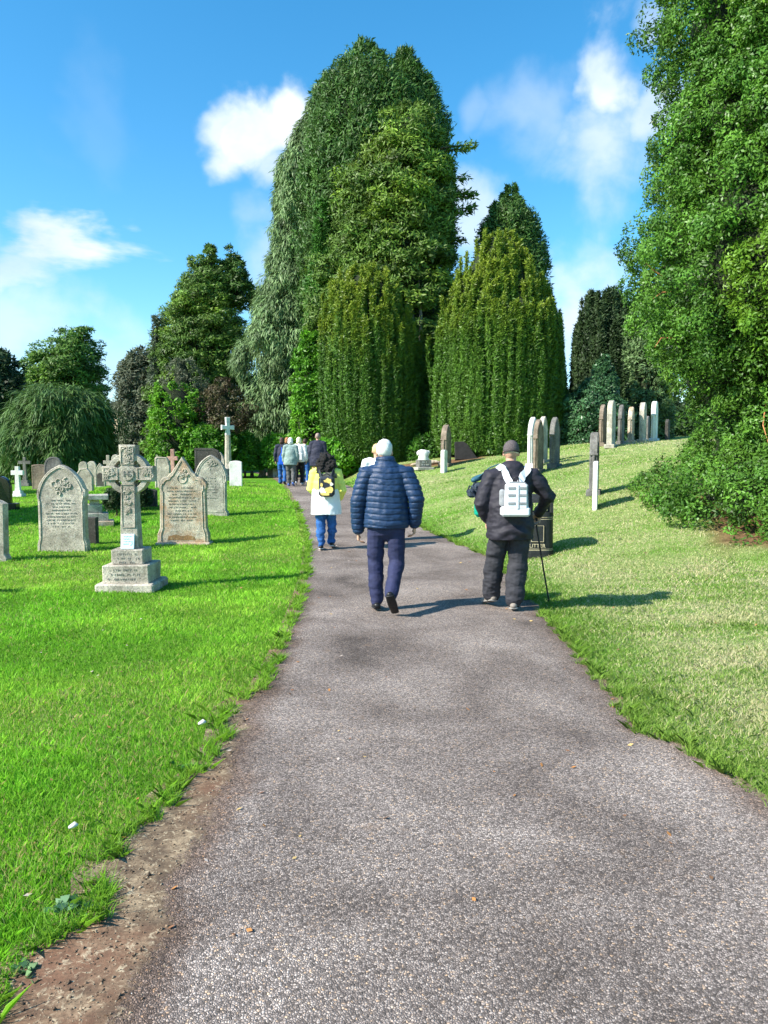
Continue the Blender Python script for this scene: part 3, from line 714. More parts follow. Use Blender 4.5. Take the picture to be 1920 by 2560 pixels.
tree('copper_beech', 'small rusty brown-leaved tree behind the tall statue monument', 'tree', None, 35.5, [(1105, 530, 590), (1075, 495, 640), (1035, 478, 648), (1000, 500, 620), (965, 525, 590), (940, 545, 570)],
     'round', M_red, 230, 22, .15, .06, (.30, .22), 58, (.8, .8, .8), .3, .3, .12)
tree('larch_tree', 'grey twiggy patch of dying conifer low on the left conifer', 'tree', None, 36.3, [(1010, 440, 510), (960, 400, 525), (920, 410, 500), (895, 425, 480)],
     'round', M_grey, 90, 20, .18, .05, (.3, .22), 59, (.9, .9, .85), .4, .25)
# low shrubs, in front of the trees
shrubs = [('bright green low shrub directly behind the pink cross', 35, [(1160, 375, 510), (1110, 368, 520), (1060, 375, 515), (1000, 380, 500), (955, 390, 450)], (1.15, 1.15, 1)),
          ('bright green shrub under the copper tree left of the statue monument', 34.5, [(1165, 470, 580), (1120, 462, 590), (1080, 475, 580), (1060, 500, 560)], (.95, 1, 1)),
          ('green shrub between the statue monument and the walking group', 35, [(1170, 570, 655), (1130, 572, 650), (1095, 590, 640), (1080, 600, 625)], (.7, .8, .8)),
          ('lime green shrub immediately left of the walking group', 35.5, [(1170, 640, 740), (1130, 642, 735), (1105, 655, 725), (1085, 670, 715)], (1.0, 1.15, 1)),
          ('tall lime-green shrub at the left foot of the flat-topped Irish yew', 33.5, [(1165, 735, 880), (1090, 720, 860), (1000, 715, 850), (930, 722, 845), (860, 730, 830), (820, 745, 815)], (1.05, 1.1, 1)),
          ('low spreading bright shrub behind the curly-haired woman', 31, [(1180, 790, 905), (1150, 770, 900), (1120, 775, 880), (1095, 790, 860)], (1.1, 1.2, 1)),
          ('dusty green shrub right of the white-haired man beneath the broad Irish yew', 31, [(1160, 1010, 1130), (1120, 1005, 1120), (1085, 1030, 1100)], (.62, .66, .9)),
          ('dusty low shrub with bare stems under the right of the broad Irish yew', 29.3, [(1140, 1180, 1330), (1110, 1170, 1330), (1085, 1190, 1320)], (.55, .55, .8))]
for k, (lab, D, pf, tn) in enumerate(shrubs):
    tree('shrub', lab, 'shrub', 'low shrubs at the foot of the trees', D, pf, 'round' if k else 'layer', M_shr, 260 if k != 4 else 620, 30, .17, .075, (.27, .2), 70 + k, tn, .7, .22, .05, tips=(1.2, 1.15, .9))
tree('holly_bush', 'glossy dark bluish holly bush with a pointed leader behind the three gravestones', 'bush', None, 29.5, [(1130, 1385, 1580), (1060, 1385, 1570), (1015, 1395, 1560), (985, 1430, 1545), (950, 1465, 1545), (915, 1485, 1530), (885, 1500, 1515)],
     'round', M_hol, 620, 36, .13, .06, (.28, .24), 81, (1, 1, 1), .8, .15, .08)
# dark wood closing the view
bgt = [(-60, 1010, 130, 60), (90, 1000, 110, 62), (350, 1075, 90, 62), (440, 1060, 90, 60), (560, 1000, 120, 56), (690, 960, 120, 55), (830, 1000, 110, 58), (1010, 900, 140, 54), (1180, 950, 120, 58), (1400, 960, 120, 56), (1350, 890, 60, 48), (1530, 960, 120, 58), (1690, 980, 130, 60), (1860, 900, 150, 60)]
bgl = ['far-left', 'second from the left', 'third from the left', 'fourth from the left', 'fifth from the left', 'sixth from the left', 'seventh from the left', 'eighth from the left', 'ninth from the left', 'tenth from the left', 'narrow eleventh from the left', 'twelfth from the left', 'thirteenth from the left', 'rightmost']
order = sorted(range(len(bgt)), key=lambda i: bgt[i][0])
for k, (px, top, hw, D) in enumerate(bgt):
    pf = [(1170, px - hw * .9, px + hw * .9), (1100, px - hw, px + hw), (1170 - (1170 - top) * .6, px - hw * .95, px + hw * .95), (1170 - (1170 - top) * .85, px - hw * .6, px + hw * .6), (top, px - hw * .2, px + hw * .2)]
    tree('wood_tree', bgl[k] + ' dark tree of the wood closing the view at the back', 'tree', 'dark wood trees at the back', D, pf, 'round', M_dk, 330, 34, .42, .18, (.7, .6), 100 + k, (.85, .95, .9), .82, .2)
# two trees beyond the left edge of the frame: they cast the shade over the far left graves
for k, (x, y, h, r) in enumerate(((-16.5, 14.2, 9.8, 2.8), (-23, 20, 11, 4.0))):
    a = P(960, 1140, y)
    pp = lambda xx, zz: (CX + xx * FPX / (y * cp - (zz - HCAM) * sp), 0)
    zpy = lambda z: CY - FPX * ((z - HCAM) * cp + y * sp) / (y * cp - (z - HCAM) * sp)
    pf = [(zpy(z), CX + (x - r * f) * FPX / (y * cp - (z - HCAM) * sp), CX + (x + r * f) * FPX / (y * cp - (z - HCAM) * sp)) for z, f in ((.6, .8), (2, 1.0), (h * .5, .95), (h * .8, .6), (h, .15))]
    tree('beech_tree', ['nearer', 'farther'][k] + ' tree outside the left edge, shading the left graves', 'tree', 'trees beyond the left edge', y, pf, 'round', M_dk, 420, 40, .5, .25, (.7, .6), 140 + k, (1, 1, 1), .8, .2)
# ------------------------------------------------------------------ grave stones
S_grey = stonemat('stone_weathered_grey', (.50, .44, .355), dirt=.6)
S_warm = stonemat('stone_weathered_buff', (.54, .46, .35), warm=(.50, .32, .19), dirt=.6)
S_buff = stonemat('stone_pale_buff', (.48, .44, .36), dirt=.5)
S_white = stonemat('stone_white_portland', (.80, .79, .74), lichen=(.7, .69, .62), dark=(.5, .49, .44), dirt=.15, bs=.2)
S_dark = stonemat('stone_soot_and_niche_shade', (.055, .052, .048), lichen=(.12, .12, .10), dirt=.6)
S_dgrey = stonemat('stone_dark_grey', (.17, .165, .155), lichen=(.28, .27, .23), dirt=.6)
S_brown = stonemat('stone_brown_sandstone', (.235, .18, .135), lichen=(.36, .31, .24), dirt=.5)
S_pink = stonemat('stone_pink_granite', (.58, .33, .26), lichen=(.6, .42, .34), dark=(.35, .2, .16), dirt=.3)
S_mortar = stonemat('stone_lichened', (.44, .42, .36), lichen=(.62, .6, .5), dirt=.7)
S_rust = stonemat('stone_rust_stain', (.30, .17, .07), lichen=(.36, .26, .14), dirt=.6)
leadm = simple('worn_lead_lettering', (.16, .15, .135), .8, .3, 60, .2)
blackgl = simple('polished_black_granite', (.012, .013, .018), .12, .2, 40, 0, spec=.6)

def arc(cx, cz, r, a0, a1, n):
    return [(cx + r * math.cos(math.radians(a0 + (a1 - a0) * k / n)), cz + r * math.sin(math.radians(a0 + (a1 - a0) * k / n))) for k in range(n + 1)]
def o_round(w, h, n=14):
    r = w / 2; return [(-r, 0), (r, 0)] + arc(0, h - r, r, 0, 180, n)
def o_segment(w, h, rise, n=12):
    r = (w * w / 4 + rise * rise) / (2 * rise); a = math.degrees(math.asin(w / 2 / r))
    return [(-w / 2, 0), (w / 2, 0)] + arc(0, h - r, r, 90 - a, 90 + a, n)
def o_gothic(w, h, spring, n=9, k=1.0):
    """two-centred pointed arch"""
    R = ((h - spring) ** 2 + (w / 2) ** 2) / w * k; R = max(R, w / 2)
    c = w / 2 - R
    top = math.degrees(math.acos(min(1, -c / R)))
    zs = (h - spring) / (R * math.sin(math.radians(top)))
    right = [(c + R * math.cos(math.radians(top * i / n)), spring + zs * R * math.sin(math.radians(top * i / n))) for i in range(n + 1)]
    left = [(-x, z) for x, z in right[::-1]][1:]
    return [(-w / 2, 0), (w / 2, 0)] + right + left
def scaled(o, s, dz=0, sz=None):
    sz = sz or s; return [(x * s, z * sz + dz) for x, z in o]
def moulding(outline, y, rad, z0=0.0):
    """raised bead following an outline on the front face"""
    mb = MB(); pts = [(x, y, z) for x, z in outline[1:]] + [(outline[0][0], y, outline[0][1])]
    mb.tube(pts, [rad] * len(pts), 6, (0, 1, 0)); return mb
def inscription(rows, w, y, z0, dz, mb=None, seed=0, h=.022):
    """worn, illegible lines of leaded letters: short strokes standing a hair proud"""
    mb = mb or MB(); r_ = random.Random(seed)
    for k in range(rows):
        ww = w * r_.uniform(.55, 1.0); x = -ww / 2
        while x < ww / 2:
            lw = r_.uniform(.010, .022)
            if r_.random() < .82:
                t = r_.choice((0, 1, 2))
                zc = z0 - k * dz
                mb.box((x, y, zc), (.005, .004, h))
                if t == 0: mb.box((x + lw * .4, y - .0006, zc + h * .4), (lw * .7, .004, .004))
                if t == 1: mb.box((x + lw * .5, y - .0006, zc), (.004, .004, h * .8))
            x += lw + .009
    return mb
def carving(mb, cx, cz, y, r, seed, n=10, tr=.009):
    """shallow scrollwork"""
    r_ = random.Random(seed)
    for k in range(n):
        a = r_.uniform(0, 360); d = r * r_.uniform(.1, .85); x, z = cx + d * math.cos(math.radians(a)), cz + d * .75 * math.sin(math.radians(a))
        rr = r * r_.uniform(.14, .32); a0 = r_.uniform(0, 360); sw = r_.uniform(160, 320)
        pts = [(x + rr * (1 - .45 * i / 9) * math.cos(math.radians(a0 + sw * i / 9)), y, z + rr * (1 - .45 * i / 9) * math.sin(math.radians(a0 + sw * i / 9))) for i in range(10)]
        mb.tube(pts, [tr] * 10, 5, (0, 1, 0))
def merge_into(o, mb, mat, smooth=False):
    """surface relief joins the mesh of the part it sits on, as its own material"""
    import bmesh
    t = mb.build('tmp', None, smooth=smooth); bm = bmesh.new(); bm.from_mesh(o.data); n = len(bm.faces); bm.from_mesh(t.data); bm.faces.ensure_lookup_table()
    for f in bm.faces[n:]: f.material_index = 1
    bm.to_mesh(o.data); bm.free(); d = t.data; bpy.data.objects.remove(t); bpy.data.meshes.remove(d)
    if len(o.data.materials) < 2: o.data.materials.append(mat)
    else: pass
    return o
def roughen(o, amp, scale, seed=0, edge=True):
    """weathered edges: push vertices by noise"""
    me = o.data; n = len(me.vertices); v = np.empty(n * 3, np.float32); me.vertices.foreach_get('co', v); v = v.reshape(-1, 3)
    d = np.stack([vnoise(v, scale, seed + k) for k in range(3)], 1) * amp
    me.vertices.foreach_set('co', (v + d).astype(np.float32).ravel()); me.update()

def stone(name, label, px, base, top, outline_fn, w_px, mat, D=None, rz=0.0, th=.12, cat='headstone', group=None, plinth=None, panel=None, insc=None, carve=None, lean=0.0, bead=None, seed=0, hoff=0):
    """a headstone whose foot is seen at (px, base) and whose head is at the row top"""
    g = P(px, base, D) if D else GP(px, base)
    D = g.y; gz = Tz(g.x, D)
    h = P(px, top, D).z - gz; w = w_px * mpp(D)
    o = empty(name, (g.x, D, gz - .02), rz, label, cat, group)
    h += .02
    if lean: o.rotation_euler = (0, lean, rz)
    z0 = 0
    if plinth:
        pw, ph = plinth; mb = MB(); mb.box((0, .02, ph / 2 - .03), (w * pw, th * 2.0, ph + .06), bev=.012); mb.build('plinth', mat, o); z0 = ph - .004
    ol = [(x, z + z0) for x, z in outline_fn(w, h - z0)]
    mb = MB(); mb.prism(ol, -th / 2, th / 2, .012); b_ = mb.build('slab', mat, o); roughen(b_, .006, 6, seed)
    hh = h - z0
    if bead:
        for k, (s, rad) in enumerate(bead):
            oo = [(x * s, z0 + z * (1 - (1 - s) * w / 2 / hh) + (.03 if z < .05 else 0)) for x, z in outline_fn(w, hh)]
            moulding(oo, -th / 2 - .002, rad).build('moulding', mat, o, smooth=True)
    if panel:
        s, cz0, cz1 = panel
        pw = w * s
        mb = MB(); mb.prism([(x, z0 + hh * cz0 + z) for x, z in o_gothic(pw, hh * (cz1 - cz0), hh * (cz1 - cz0) * .72)], -th / 2 - .008, -th / 2 + .004, .003); b_ = mb.build('panel', mat, o)
    if insc:
        rows, ws, ztop, dz = insc
        mb = inscription(rows, w * ws, -th / 2 - (.011 if panel else .003), z0 + hh * ztop, dz, seed=seed); merge_into(b_, mb, leadm)
    if carve:
        mb = MB(); cz, r, n = carve; carving(mb, 0, z0 + hh * cz, -th / 2 - .003, w * r, seed, n, max(.009, w * .016)); merge_into(b_, mb, leadm if False else mat) if not insc else mb.build('carving', mat, o, smooth=True)
    return o

# ---- left lawn, front rank
def leftarch(w, h):
    b = w * .47; return [(-w / 2, 0), (w / 2, 0), (w / 2, h * .10), (b, h * .16), (b, h * .60), (b + w * .025, h * .64), (b + w * .02, h * .72)] + [(x, z) for x, z in o_gothic(w * .98, h, h * .62)[3:-1]] + [(-b - w * .02, h * .72), (-b - w * .025, h * .64), (-b, h * .60), (-b, h * .16), (-w / 2, h * .10)]
o = stone('headstone', 'big weathered pointed-arch headstone with scrollwork, left of the Celtic cross', 161, 1378, 1162, leftarch, 124, S_grey, bead=[(.90, .010)], insc=(9, .62, .60, .055), carve=(.76, .24, 16), seed=1, th=.15)
def shoulder(w, h):
    return [(-w / 2, 0), (w / 2, 0), (w / 2, h * .10), (w * .455, h * .17), (w * .44, h * .62), (w * .47, h * .64), (w * .47, h * .69), (w * .44, h * .72)] + arc(w * .30, h * .685, w * .14, 15, 95, 5) + \
        [(w * .25, h * .80), (w * .20, h * .82), (0, h), (-w * .20, h * .82), (-w * .25, h * .80)] + arc(-w * .30, h * .685, w * .14, 85, 165, 5) + [(-w * .44, h * .72), (-w * .47, h * .69), (-w * .47, h * .64), (-w * .44, h * .62), (-w * .455, h * .17), (-w / 2, h * .10)]
o = stone('headstone', 'buff headstone with gabled peak, curled shoulders and rust-stained foot, right of the Celtic cross', 461, 1360, 1142, shoulder, 128, S_warm, plinth=(1.06, .06), bead=[(.86, .010)], insc=(11, .6, .64, .058), carve=(.80, .13, 8), seed=2, th=.15)
mb = MB(); g_ = [(-.28, .10), (.22, .10), (.20, .16), (.08, .19), (-.02, .17), (-.12, .20), (-.26, .17)]; mb.prism(g_, -.079, -.07, 0); mb.build('rust_stain', S_rust, o)
ring = MB(); ring.tube([(.085 * math.cos(a / 12 * 2 * PI), -.079, 1.2 + .085 * math.sin(a / 12 * 2 * PI)) for a in range(13)], [.009] * 13, 5, (0, 1, 0)); ring.build('roundel', S_warm, o, smooth=True)
def goth2(w, h):
    return [(-w / 2, 0), (w / 2, 0), (w / 2, h * .05), (w * .44, h * .10), (w * .44, h * .56), (w * .485, h * .58)] + [(x * .97, z) for x, z in o_gothic(w, h, h * .6)[2:]][1:-1] + [(-w * .485, h * .58), (-w * .44, h * .56), (-w * .44, h * .10), (-w / 2, h * .05)]
stone('headstone', 'pale pointed-arch headstone with double moulding, third in the front rank beside the path', 530, 1288, 1137, goth2, 84, S_buff, bead=[(.93, .010), (.84, .008)], panel=(.72, .06, .80), insc=(8, .5, .62, .065), carve=(.85, .22, 10), seed=3, th=.15)
stone('headstone', 'plain white slab headstone with gently curved top at the lawn corner', 590, 1212, 1152, lambda w, h: o_segment(w, h, w * .09), 31, S_white, D=24, th=.09, seed=4)
def halfleft(w, h): return [(-w / 2, 0), (w / 2, 0), (w / 2, h * .08), (w * .44, h * .14), (w * .46, h * .92), (w * .3, h * .97), (0, h), (-w * .46, h * .92), (-w * .44, h * .14), (-w / 2, h * .08)]
stone('headstone', 'low grey headstone cut off by the left edge of the photo', -24, 1404, 1246, halfleft, 96, S_grey, seed=5, th=.16, insc=(6, .6, .7, .07))
stone('headstone', 'small dark upright slab tucked behind the big arch headstone', 231, 1372, 1293, lambda w, h: [(-w / 2, 0), (w / 2, 0), (w / 2, h), (-w / 2, h)], 28, S_dark, D=13.6, th=.14, seed=6)

# ---- Celtic cross on its stepped base
g = GP(332, 1484); D = g.y + .38; gz = Tz(g.x, D)
cross = empty('celtic_cross', (P(332, 1484, D).x, D, gz), 0, 'tall carved Celtic cross on a three-step base, ring pierced around the head', 'grave cross')
Hc = P(332, 1112, D).z - gz; k_ = Hc / 1.75
def B(name, c, d, bev=.012, mat=S_grey):
    mb = MB(); mb.box([q * k_ for q in c], [q * k_ for q in d], bev=bev); o = mb.build(name, mat, cross); roughen(o, .005, 8, len(name)); return o
B('plinth', (0, 0, .035), (.70, .64, .13), .02); mid_ = B('base_block', (0, 0, .205), (.555, .50, .218), .01); up_ = B('upper_block', (0, 0, .405), (.385, .34, .186), .012)
Z0, W_ = .495, .5
cz = 1.40   # centre of the head
a_, b_ = .092, .085
arm, topz = .305, 1.75
nr = .046
def notch(sx, sz):
    """concave armpit between two arms, from the horizontal arm to the vertical one"""
    cx_, cz_ = sx * .128, cz + sz * .128
    return cx_, cz_
# outline: start bottom left, counter-clockwise
out_ = [(-.112, Z0), (.112, Z0), (.088, cz - .205)]
out_ += [(.088 + nr * 1.0 * math.cos(math.radians(t)) - .0, cz - .140 + nr * math.sin(math.radians(t))) for t in (-110, -140)][:0]
def bay(cx_, cz_, a0, a1, n=6): return [(cx_ + nr * math.cos(math.radians(a0 + (a1 - a0) * i / n)), cz_ + nr * math.sin(math.radians(a0 + (a1 - a0) * i / n))) for i in range(n + 1)]
q_ = .118
out_ += bay(q_, cz - q_, 250, 20 - 0, 8)[::1] if False else []
out_ += [(.092, cz - q_ - nr)] + bay(q_, cz - q_, 230, 40, 7) + [(q_ + nr, cz - .088), (arm, cz - .094), (arm, cz + .094), (q_ + nr, cz + .088)] + bay(q_, cz + q_, -40, -230, 7) + [(.092, cz + q_ + nr), (.098, topz), (-.098, topz), (-.092, cz + q_ + nr)] \
    + bay(-q_, cz + q_, 50, -140, 7)[::1] + [(-q_ - nr, cz + .088), (-arm, cz + .094), (-arm, cz - .094), (-q_ - nr, cz - .088)] + bay(-q_, cz - q_, 140, -50, 7) + [(-.092, cz - q_ - nr), (-.088, cz - .205)]
mb = MB(); mb.prism([(x * k_, z * k_) for x, z in out_], -.085 * k_, .085 * k_, .006); shaft = mb.build('shaft', S_grey, cross); roughen(shaft, .003, 12, 3)
mb = MB()
for q in range(4):
    a0 = 45 + 90 * q - 33; pts = arc(0, cz, .250, a0, a0 + 66, 10) + arc(0, cz, .186, a0 + 66, a0, 10)
    mb.prism([(x * k_, z * k_) for x, z in pts], -.076 * k_, .076 * k_, .004)
    rg = mb.build('ring_segment', S_grey, cross); mb = MB()
mb = MB(); y_ = -.087 * k_
for (x, z, r, n, sd) in ((0, cz + .27, .085, 8, 1), (0, cz + .16, .07, 6, 2), (-.235, cz, .085, 9, 3), (.235, cz, .085, 9, 4), (0, cz - .2, .085, 7, 5), (0, cz - .32, .08, 7, 6), (0, cz - .45, .07, 6, 7)):
    carving(mb, x * k_, z * k_, y_, r * k_, sd, n + 4, .0085)
for x0, x1, z0, z1 in ((-.075, .075, cz + .115, topz - .025), (-.285, -.12, cz - .07, cz + .07), (.12, .285, cz - .07, cz + .07), (-.075, .075, Z0 + .26, cz - .13)):
    mb.tube([((x) * k_, y_, z * k_) for x, z in ((x0, z0), (x1, z0), (x1, z1), (x0, z1), (x0, z0))], [.007] * 5, 5, (0, 1, 0))
mb.build('knotwork', S_grey, cross, smooth=True)
mb = MB(); mb.tube([(0, -.082 * k_, cz * k_), (0, -.098 * k_, cz * k_)], [.075 * k_] * 2, 24, (0, 0, 1), cap=False); mb.build('boss', S_grey, cross)
def textmesh(body, size, name, mat, parent, loc, rot, depth=.003, italic=0.0, spacing=1.0):
    c = bpy.data.curves.new(name, 'FONT'); c.body = body; c.size = size; c.extrude = depth; c.align_x = 'CENTER'; c.align_y = 'CENTER'; c.shear = italic; c.space_character = spacing
    t = bpy.data.objects.new(name, c); COL.objects.link(t)
    dg = bpy.context.evaluated_depsgraph_get(); me = bpy.data.meshes.new_from_object(t.evaluated_get(dg))
    bpy.data.objects.remove(t); o = bpy.data.objects.new(name, me); me.materials.clear(); me.materials.append(mat); COL.objects.link(o)
    o.parent = parent; o.location = loc; o.rotation_euler = rot; return o
textmesh('IHS', .095, 'monogram', leadm, cross, (0, -.1005 * k_, cz * k_), (PI / 2, 0, 0), .003, spacing=.62)
merge_into(up_, inscription(3, .30, -.172 * k_, .44 * k_, .05, seed=9), leadm)
merge_into(mid_, inscription(3, .42, -.252 * k_, .26 * k_, .055, seed=8), leadm)
# blue-white card leaning on the shaft
cardm = simple('pale_blue_card', (.62, .80, .90), .5, .05, 10, 0); inkm = simple('blue_grey_ink', (.12, .22, .38), .7, .1, 10, 0)
card = empty('memorial_card', (cross.location.x - .005, D - .085 * k_ - .048, gz + .497 * k_), 0, 'pale blue written card leaning against the foot of the Celtic cross', 'card')
card.rotation_euler = (-.22, 0, .06)
mb = MB(); mb.box((0, 0, .09), (.155, .022, .18), bev=.004); mb.build('card_block', cardm, card)
mb = MB()
for r, (x0, x1) in enumerate(((-.045, .05), (-.05, .03), (-.045, .055), (-.05, .01))):
    mb.tube([(x0 + (x1 - x0) * i / 9, -.0125, .15 - r * .03 + .004 * math.sin(i * 1.9 + r)) for i in range(10)], [.0022] * 10, 5, (0, 1, 0))
mb.tube([(.05, -.0125, .085), (.055, -.0125, .06), (.035, -.0125, .04)], [.0022] * 3, 5, (0, 1, 0))
mb.build('handwriting', inkm, card)

# ---- left background graves
def plaincross(name, label, px, base, top, arm_px, mat, D, sh=.9, steps=2, group=None, rz=0, thick=.11, armz=.74):
    g = P(px, base, D); gz = Tz(g.x, D); h = P(px, top, D).z - gz; m_ = mpp(D); aw = arm_px * m_; t = thick
    o = empty(name, (g.x, D, gz), rz, label, 'grave cross', group)
    z = 0
    for k in range(steps):
        f = 1 - .32 * k; hh = h * .10; w = aw * .95 * f
        mb = MB(); mb.box((0, 0, z + hh / 2), (w, w * .9, hh), bev=.01, taper=.96); mb.build('step', mat, o); z += hh - .002
    c = z + (h - z) * armz; s = t * .62
    ol = [(-s * 1.15, z), (s * 1.15, z), (s * .85, c - s), (aw / 2, c - s), (aw / 2, c + s), (s * .85, c + s), (s * .85, h), (-s * .85, h), (-s * .85, c + s), (-aw / 2, c + s), (-aw / 2, c - s), (-s * .85, c - s)]
    mb = MB(); mb.prism(ol, -t / 2, t / 2, .008); mb.build('cross_shaft', mat, o); return o
plaincross('grave_cross', 'small bright white stone cross on steps at far left', 46, 1243, 1166, 30, S_white, 23, steps=2)
plaincross('grave_cross', 'shaded grey stone cross behind the small white one', 64, 1222, 1143, 31, S_dgrey, 32, steps=3)
plaincross('grave_cross', 'slim pink granite cross behind the gabled buff headstone', 433, 1200, 1123, 26, S_pink, 25, steps=1, armz=.72)
plaincross('grave_cross', 'small pale cross peeping out left of the Celtic cross head', 272, 1205, 1138, 23, S_grey, 29, steps=1)
plaincross('grave_cross', 'tiny far grey cross left of the walking group', 652, 1187, 1146, 14, S_grey, 36, steps=2)
stone('headstone', 'black polished headstone with a bright curved top at the left edge', 2, 1272, 1190, lambda w, h: o_round(w, h) if h > w else o_segment(w, h, w * .35), 56, blackgl, D=19, plinth=(1.5, .22), seed=11)
R_ = 'headstones standing in the shade at the back left'
for lab, px, base, top, fn, wpx, mt, D in [
    ('brown square-topped headstone right of the shaded grey cross', 99, 1222, 1161, lambda w, h: o_segment(w, h, w * .06), 34, S_brown, 28),
    ('grey round-topped headstone with a dark hood rising behind the big arch headstone', 136, 1222, 1142, lambda w, h: o_round(w, h), 44, S_dgrey, 26),
    ('wide buff headstone with sloped shoulders just right of the big arch headstone', 214, 1217, 1170, lambda w, h: [(-w / 2, 0), (w / 2, 0), (w / 2, h * .66), (w * .33, h * .84), (w * .12, h), (-w * .3, h * .98), (-w / 2, h * .8)], 40, S_grey, 24),
    ('short domed headstone above the wide buff one', 210, 1212, 1154, lambda w, h: o_round(w, h), 22, S_buff, 30),
    ('round-headed buff headstone, middle of the three small ones left of the Celtic cross', 231, 1211, 1153, lambda w, h: o_round(w, h), 23, S_buff, 31),
    ('small pointed headstone with a dark niche, nearest the left arm of the Celtic cross', 252, 1213, 1158, lambda w, h: o_gothic(w, h, h * .55), 25, S_grey, 28),
    ('round white headstone top showing over the left ring of the Celtic cross', 291, 1205, 1136, lambda w, h: o_round(w, h), 20, S_buff, 30),
    ('light grey headstone with cut shoulders left of the pink cross', 408, 1212, 1141, lambda w, h: [(-w / 2, 0), (w / 2, 0), (w / 2, h * .7), (w * .42, h * .86), (w * .3, h * .97), (-w * .38, h), (-w / 2, h * .95)], 38, S_grey, 24),
    ('tall sooty black headstone behind the third pale arch headstone', 521, 1225, 1120, lambda w, h: [(-w / 2, 0), (w / 2, 0), (w / 2, h * .8), (w * .42, h * .93), (w * .2, h), (-w / 2, h)], 64, S_dark, 25),
    ('slim buff headstone edge right of the tall sooty one', 552, 1222, 1130, lambda w, h: o_gothic(w, h, h * .7), 22, S_buff, 26),
    ('dark low headstone under the right arm of the Celtic cross', 372, 1268, 1222, lambda w, h: o_segment(w, h, w * .1), 42, S_dark, 19),
    ('far low cream headstone beside the tiny grey cross', 659, 1186, 1163, lambda w, h: o_round(w, h) if h > w else o_segment(w, h, w * .3), 12, S_buff, 37),
    ('far rough pale headstone just left of the walking group', 676, 1186, 1149, lambda w, h: [(-w / 2, 0), (w / 2, 0), (w / 2, h * .7), (w * .25, h), (-w * .2, h * .85), (-w / 2, h * .6)], 15, S_buff, 36),
    ('far bright white slab touching the left of the walking group', 689, 1186, 1141, lambda w, h: o_segment(w, h, w * .08), 13, S_white, 35.5),
    ('far tiny pyramid-shaped stone right of the white slab headstone', 630, 1188, 1170, lambda w, h: [(-w / 2, 0), (w / 2, 0), (w * .1, h), (-w * .1, h)], 12, S_dgrey, 36)]:
    o = stone('headstone', lab, px, base, top, fn, wpx, mt, D=D, th=.11, group=R_, seed=int(px), bead=[(.86, .010)] if wpx > 20 and D < 30 else None)
    if 'niche' in lab:
        hh_ = (P(px, top, D).z - Tz(o.location.x, D)); mb = MB(); mb.prism([(x, z + .05) for x, z in o_round(wpx * mpp(D) * .66, hh_ * .55)], -.06, -.05, 0); mb.build('niche', S_dark, o)  # dark plate proud of the face stands in for the recess's shade
# broken pedestal monument: flat cap, block and steps
g = P(240, 1303, 16.0); gz = Tz(g.x, 16.0)
o = empty('pedestal_monument', (g.x, 16.0, gz), .35, 'cream stepped pedestal tomb with flat overhanging cap behind the dark slab', 'tomb')
for nm, c, d, mt in (('lower_step', (.05, 0, .04), (.62, .55, .12), S_warm), ('upper_step', (.02, 0, .18), (.46, .42, .18), S_mortar), ('block', (-.02, 0, .36), (.30, .30, .18), S_mortar), ('neck', (-.02, 0, .50), (.20, .22, .12), S_grey), ('cap', (0, 0, .60), (.52, .46, .10), S_mortar)):
    mb = MB(); mb.box(c, d, bev=.012); q = mb.build(nm, mt, o); roughen(q, .008, 7, 2)
# dark rounded bushes of ivy on a grave behind the Celtic cross
for k, (px, py, D_, s, lab) in enumerate(((292, 1272, 17.5, .30, 'dark clipped ball of evergreen on a grave behind the Celtic cross, left of its shaft'), (352, 1262, 18.5, .26, 'dark evergreen clump behind the Celtic cross, right of its shaft'))):
    g = P(px, py, D_); gz = Tz(g.x, D_)
    pf = [(py, px - s * 90, px + s * 90), (py - 20, px - s * 115, px + s * 115), (py - 42, px - s * 95, px + s * 95), (py - 60, px - s * 40, px + s * 40)]
    tree('grave_shrub', lab, 'shrub', 'dark evergreens on graves', D_, pf, 'round', M_dk, 70, 30, .07, .03, (.09, .09), 200 + k, (1, 1, 1), .8, .1, .02)
# tall statue monument
D = 31.0; g = P(571, 1200, D); gz = Tz(g.x, D); m_ = mpp(D)
o = empty('statue_monument', (g.x, D, gz), .5, 'tall grey pillar monument topped by a white stone cross under the copper tree', 'monument')
h = P(571, 1043, D).z - gz
mb = MB(); mb.box((0, 0, .10), (.9, .9, .24), bev=.02); mb.build('step', S_dgrey, o)
mb = MB(); mb.box((0, 0, .36), (.62, .62, .30), bev=.02, taper=.9); mb.build('pedestal', S_dgrey, o)
mb = MB(); mb.tube([(0, 0, .5), (0, 0, .7), (0, 0, h * .72)], [(.24, .24), (.15, .15), (.11, .11)], 8, (0, 1, 0), cap=False); mb.build('pillar', S_grey, o)
mb = MB(); c_ = h * .84; s = .075
mb.prism([(-s * 1.3, h * .72), (s * 1.3, h * .72), (s, c_ - s), (.26, c_ - s * 1.3), (.26, c_ + s * 1.3), (s, c_ + s), (s * 1.2, h), (-s * 1.2, h), (-s, c_ + s), (-.26, c_ + s * 1.3), (-.26, c_ - s * 1.3), (-s, c_ - s)], -.08, .08, .012); mb.build('cross_head', S_white, o)

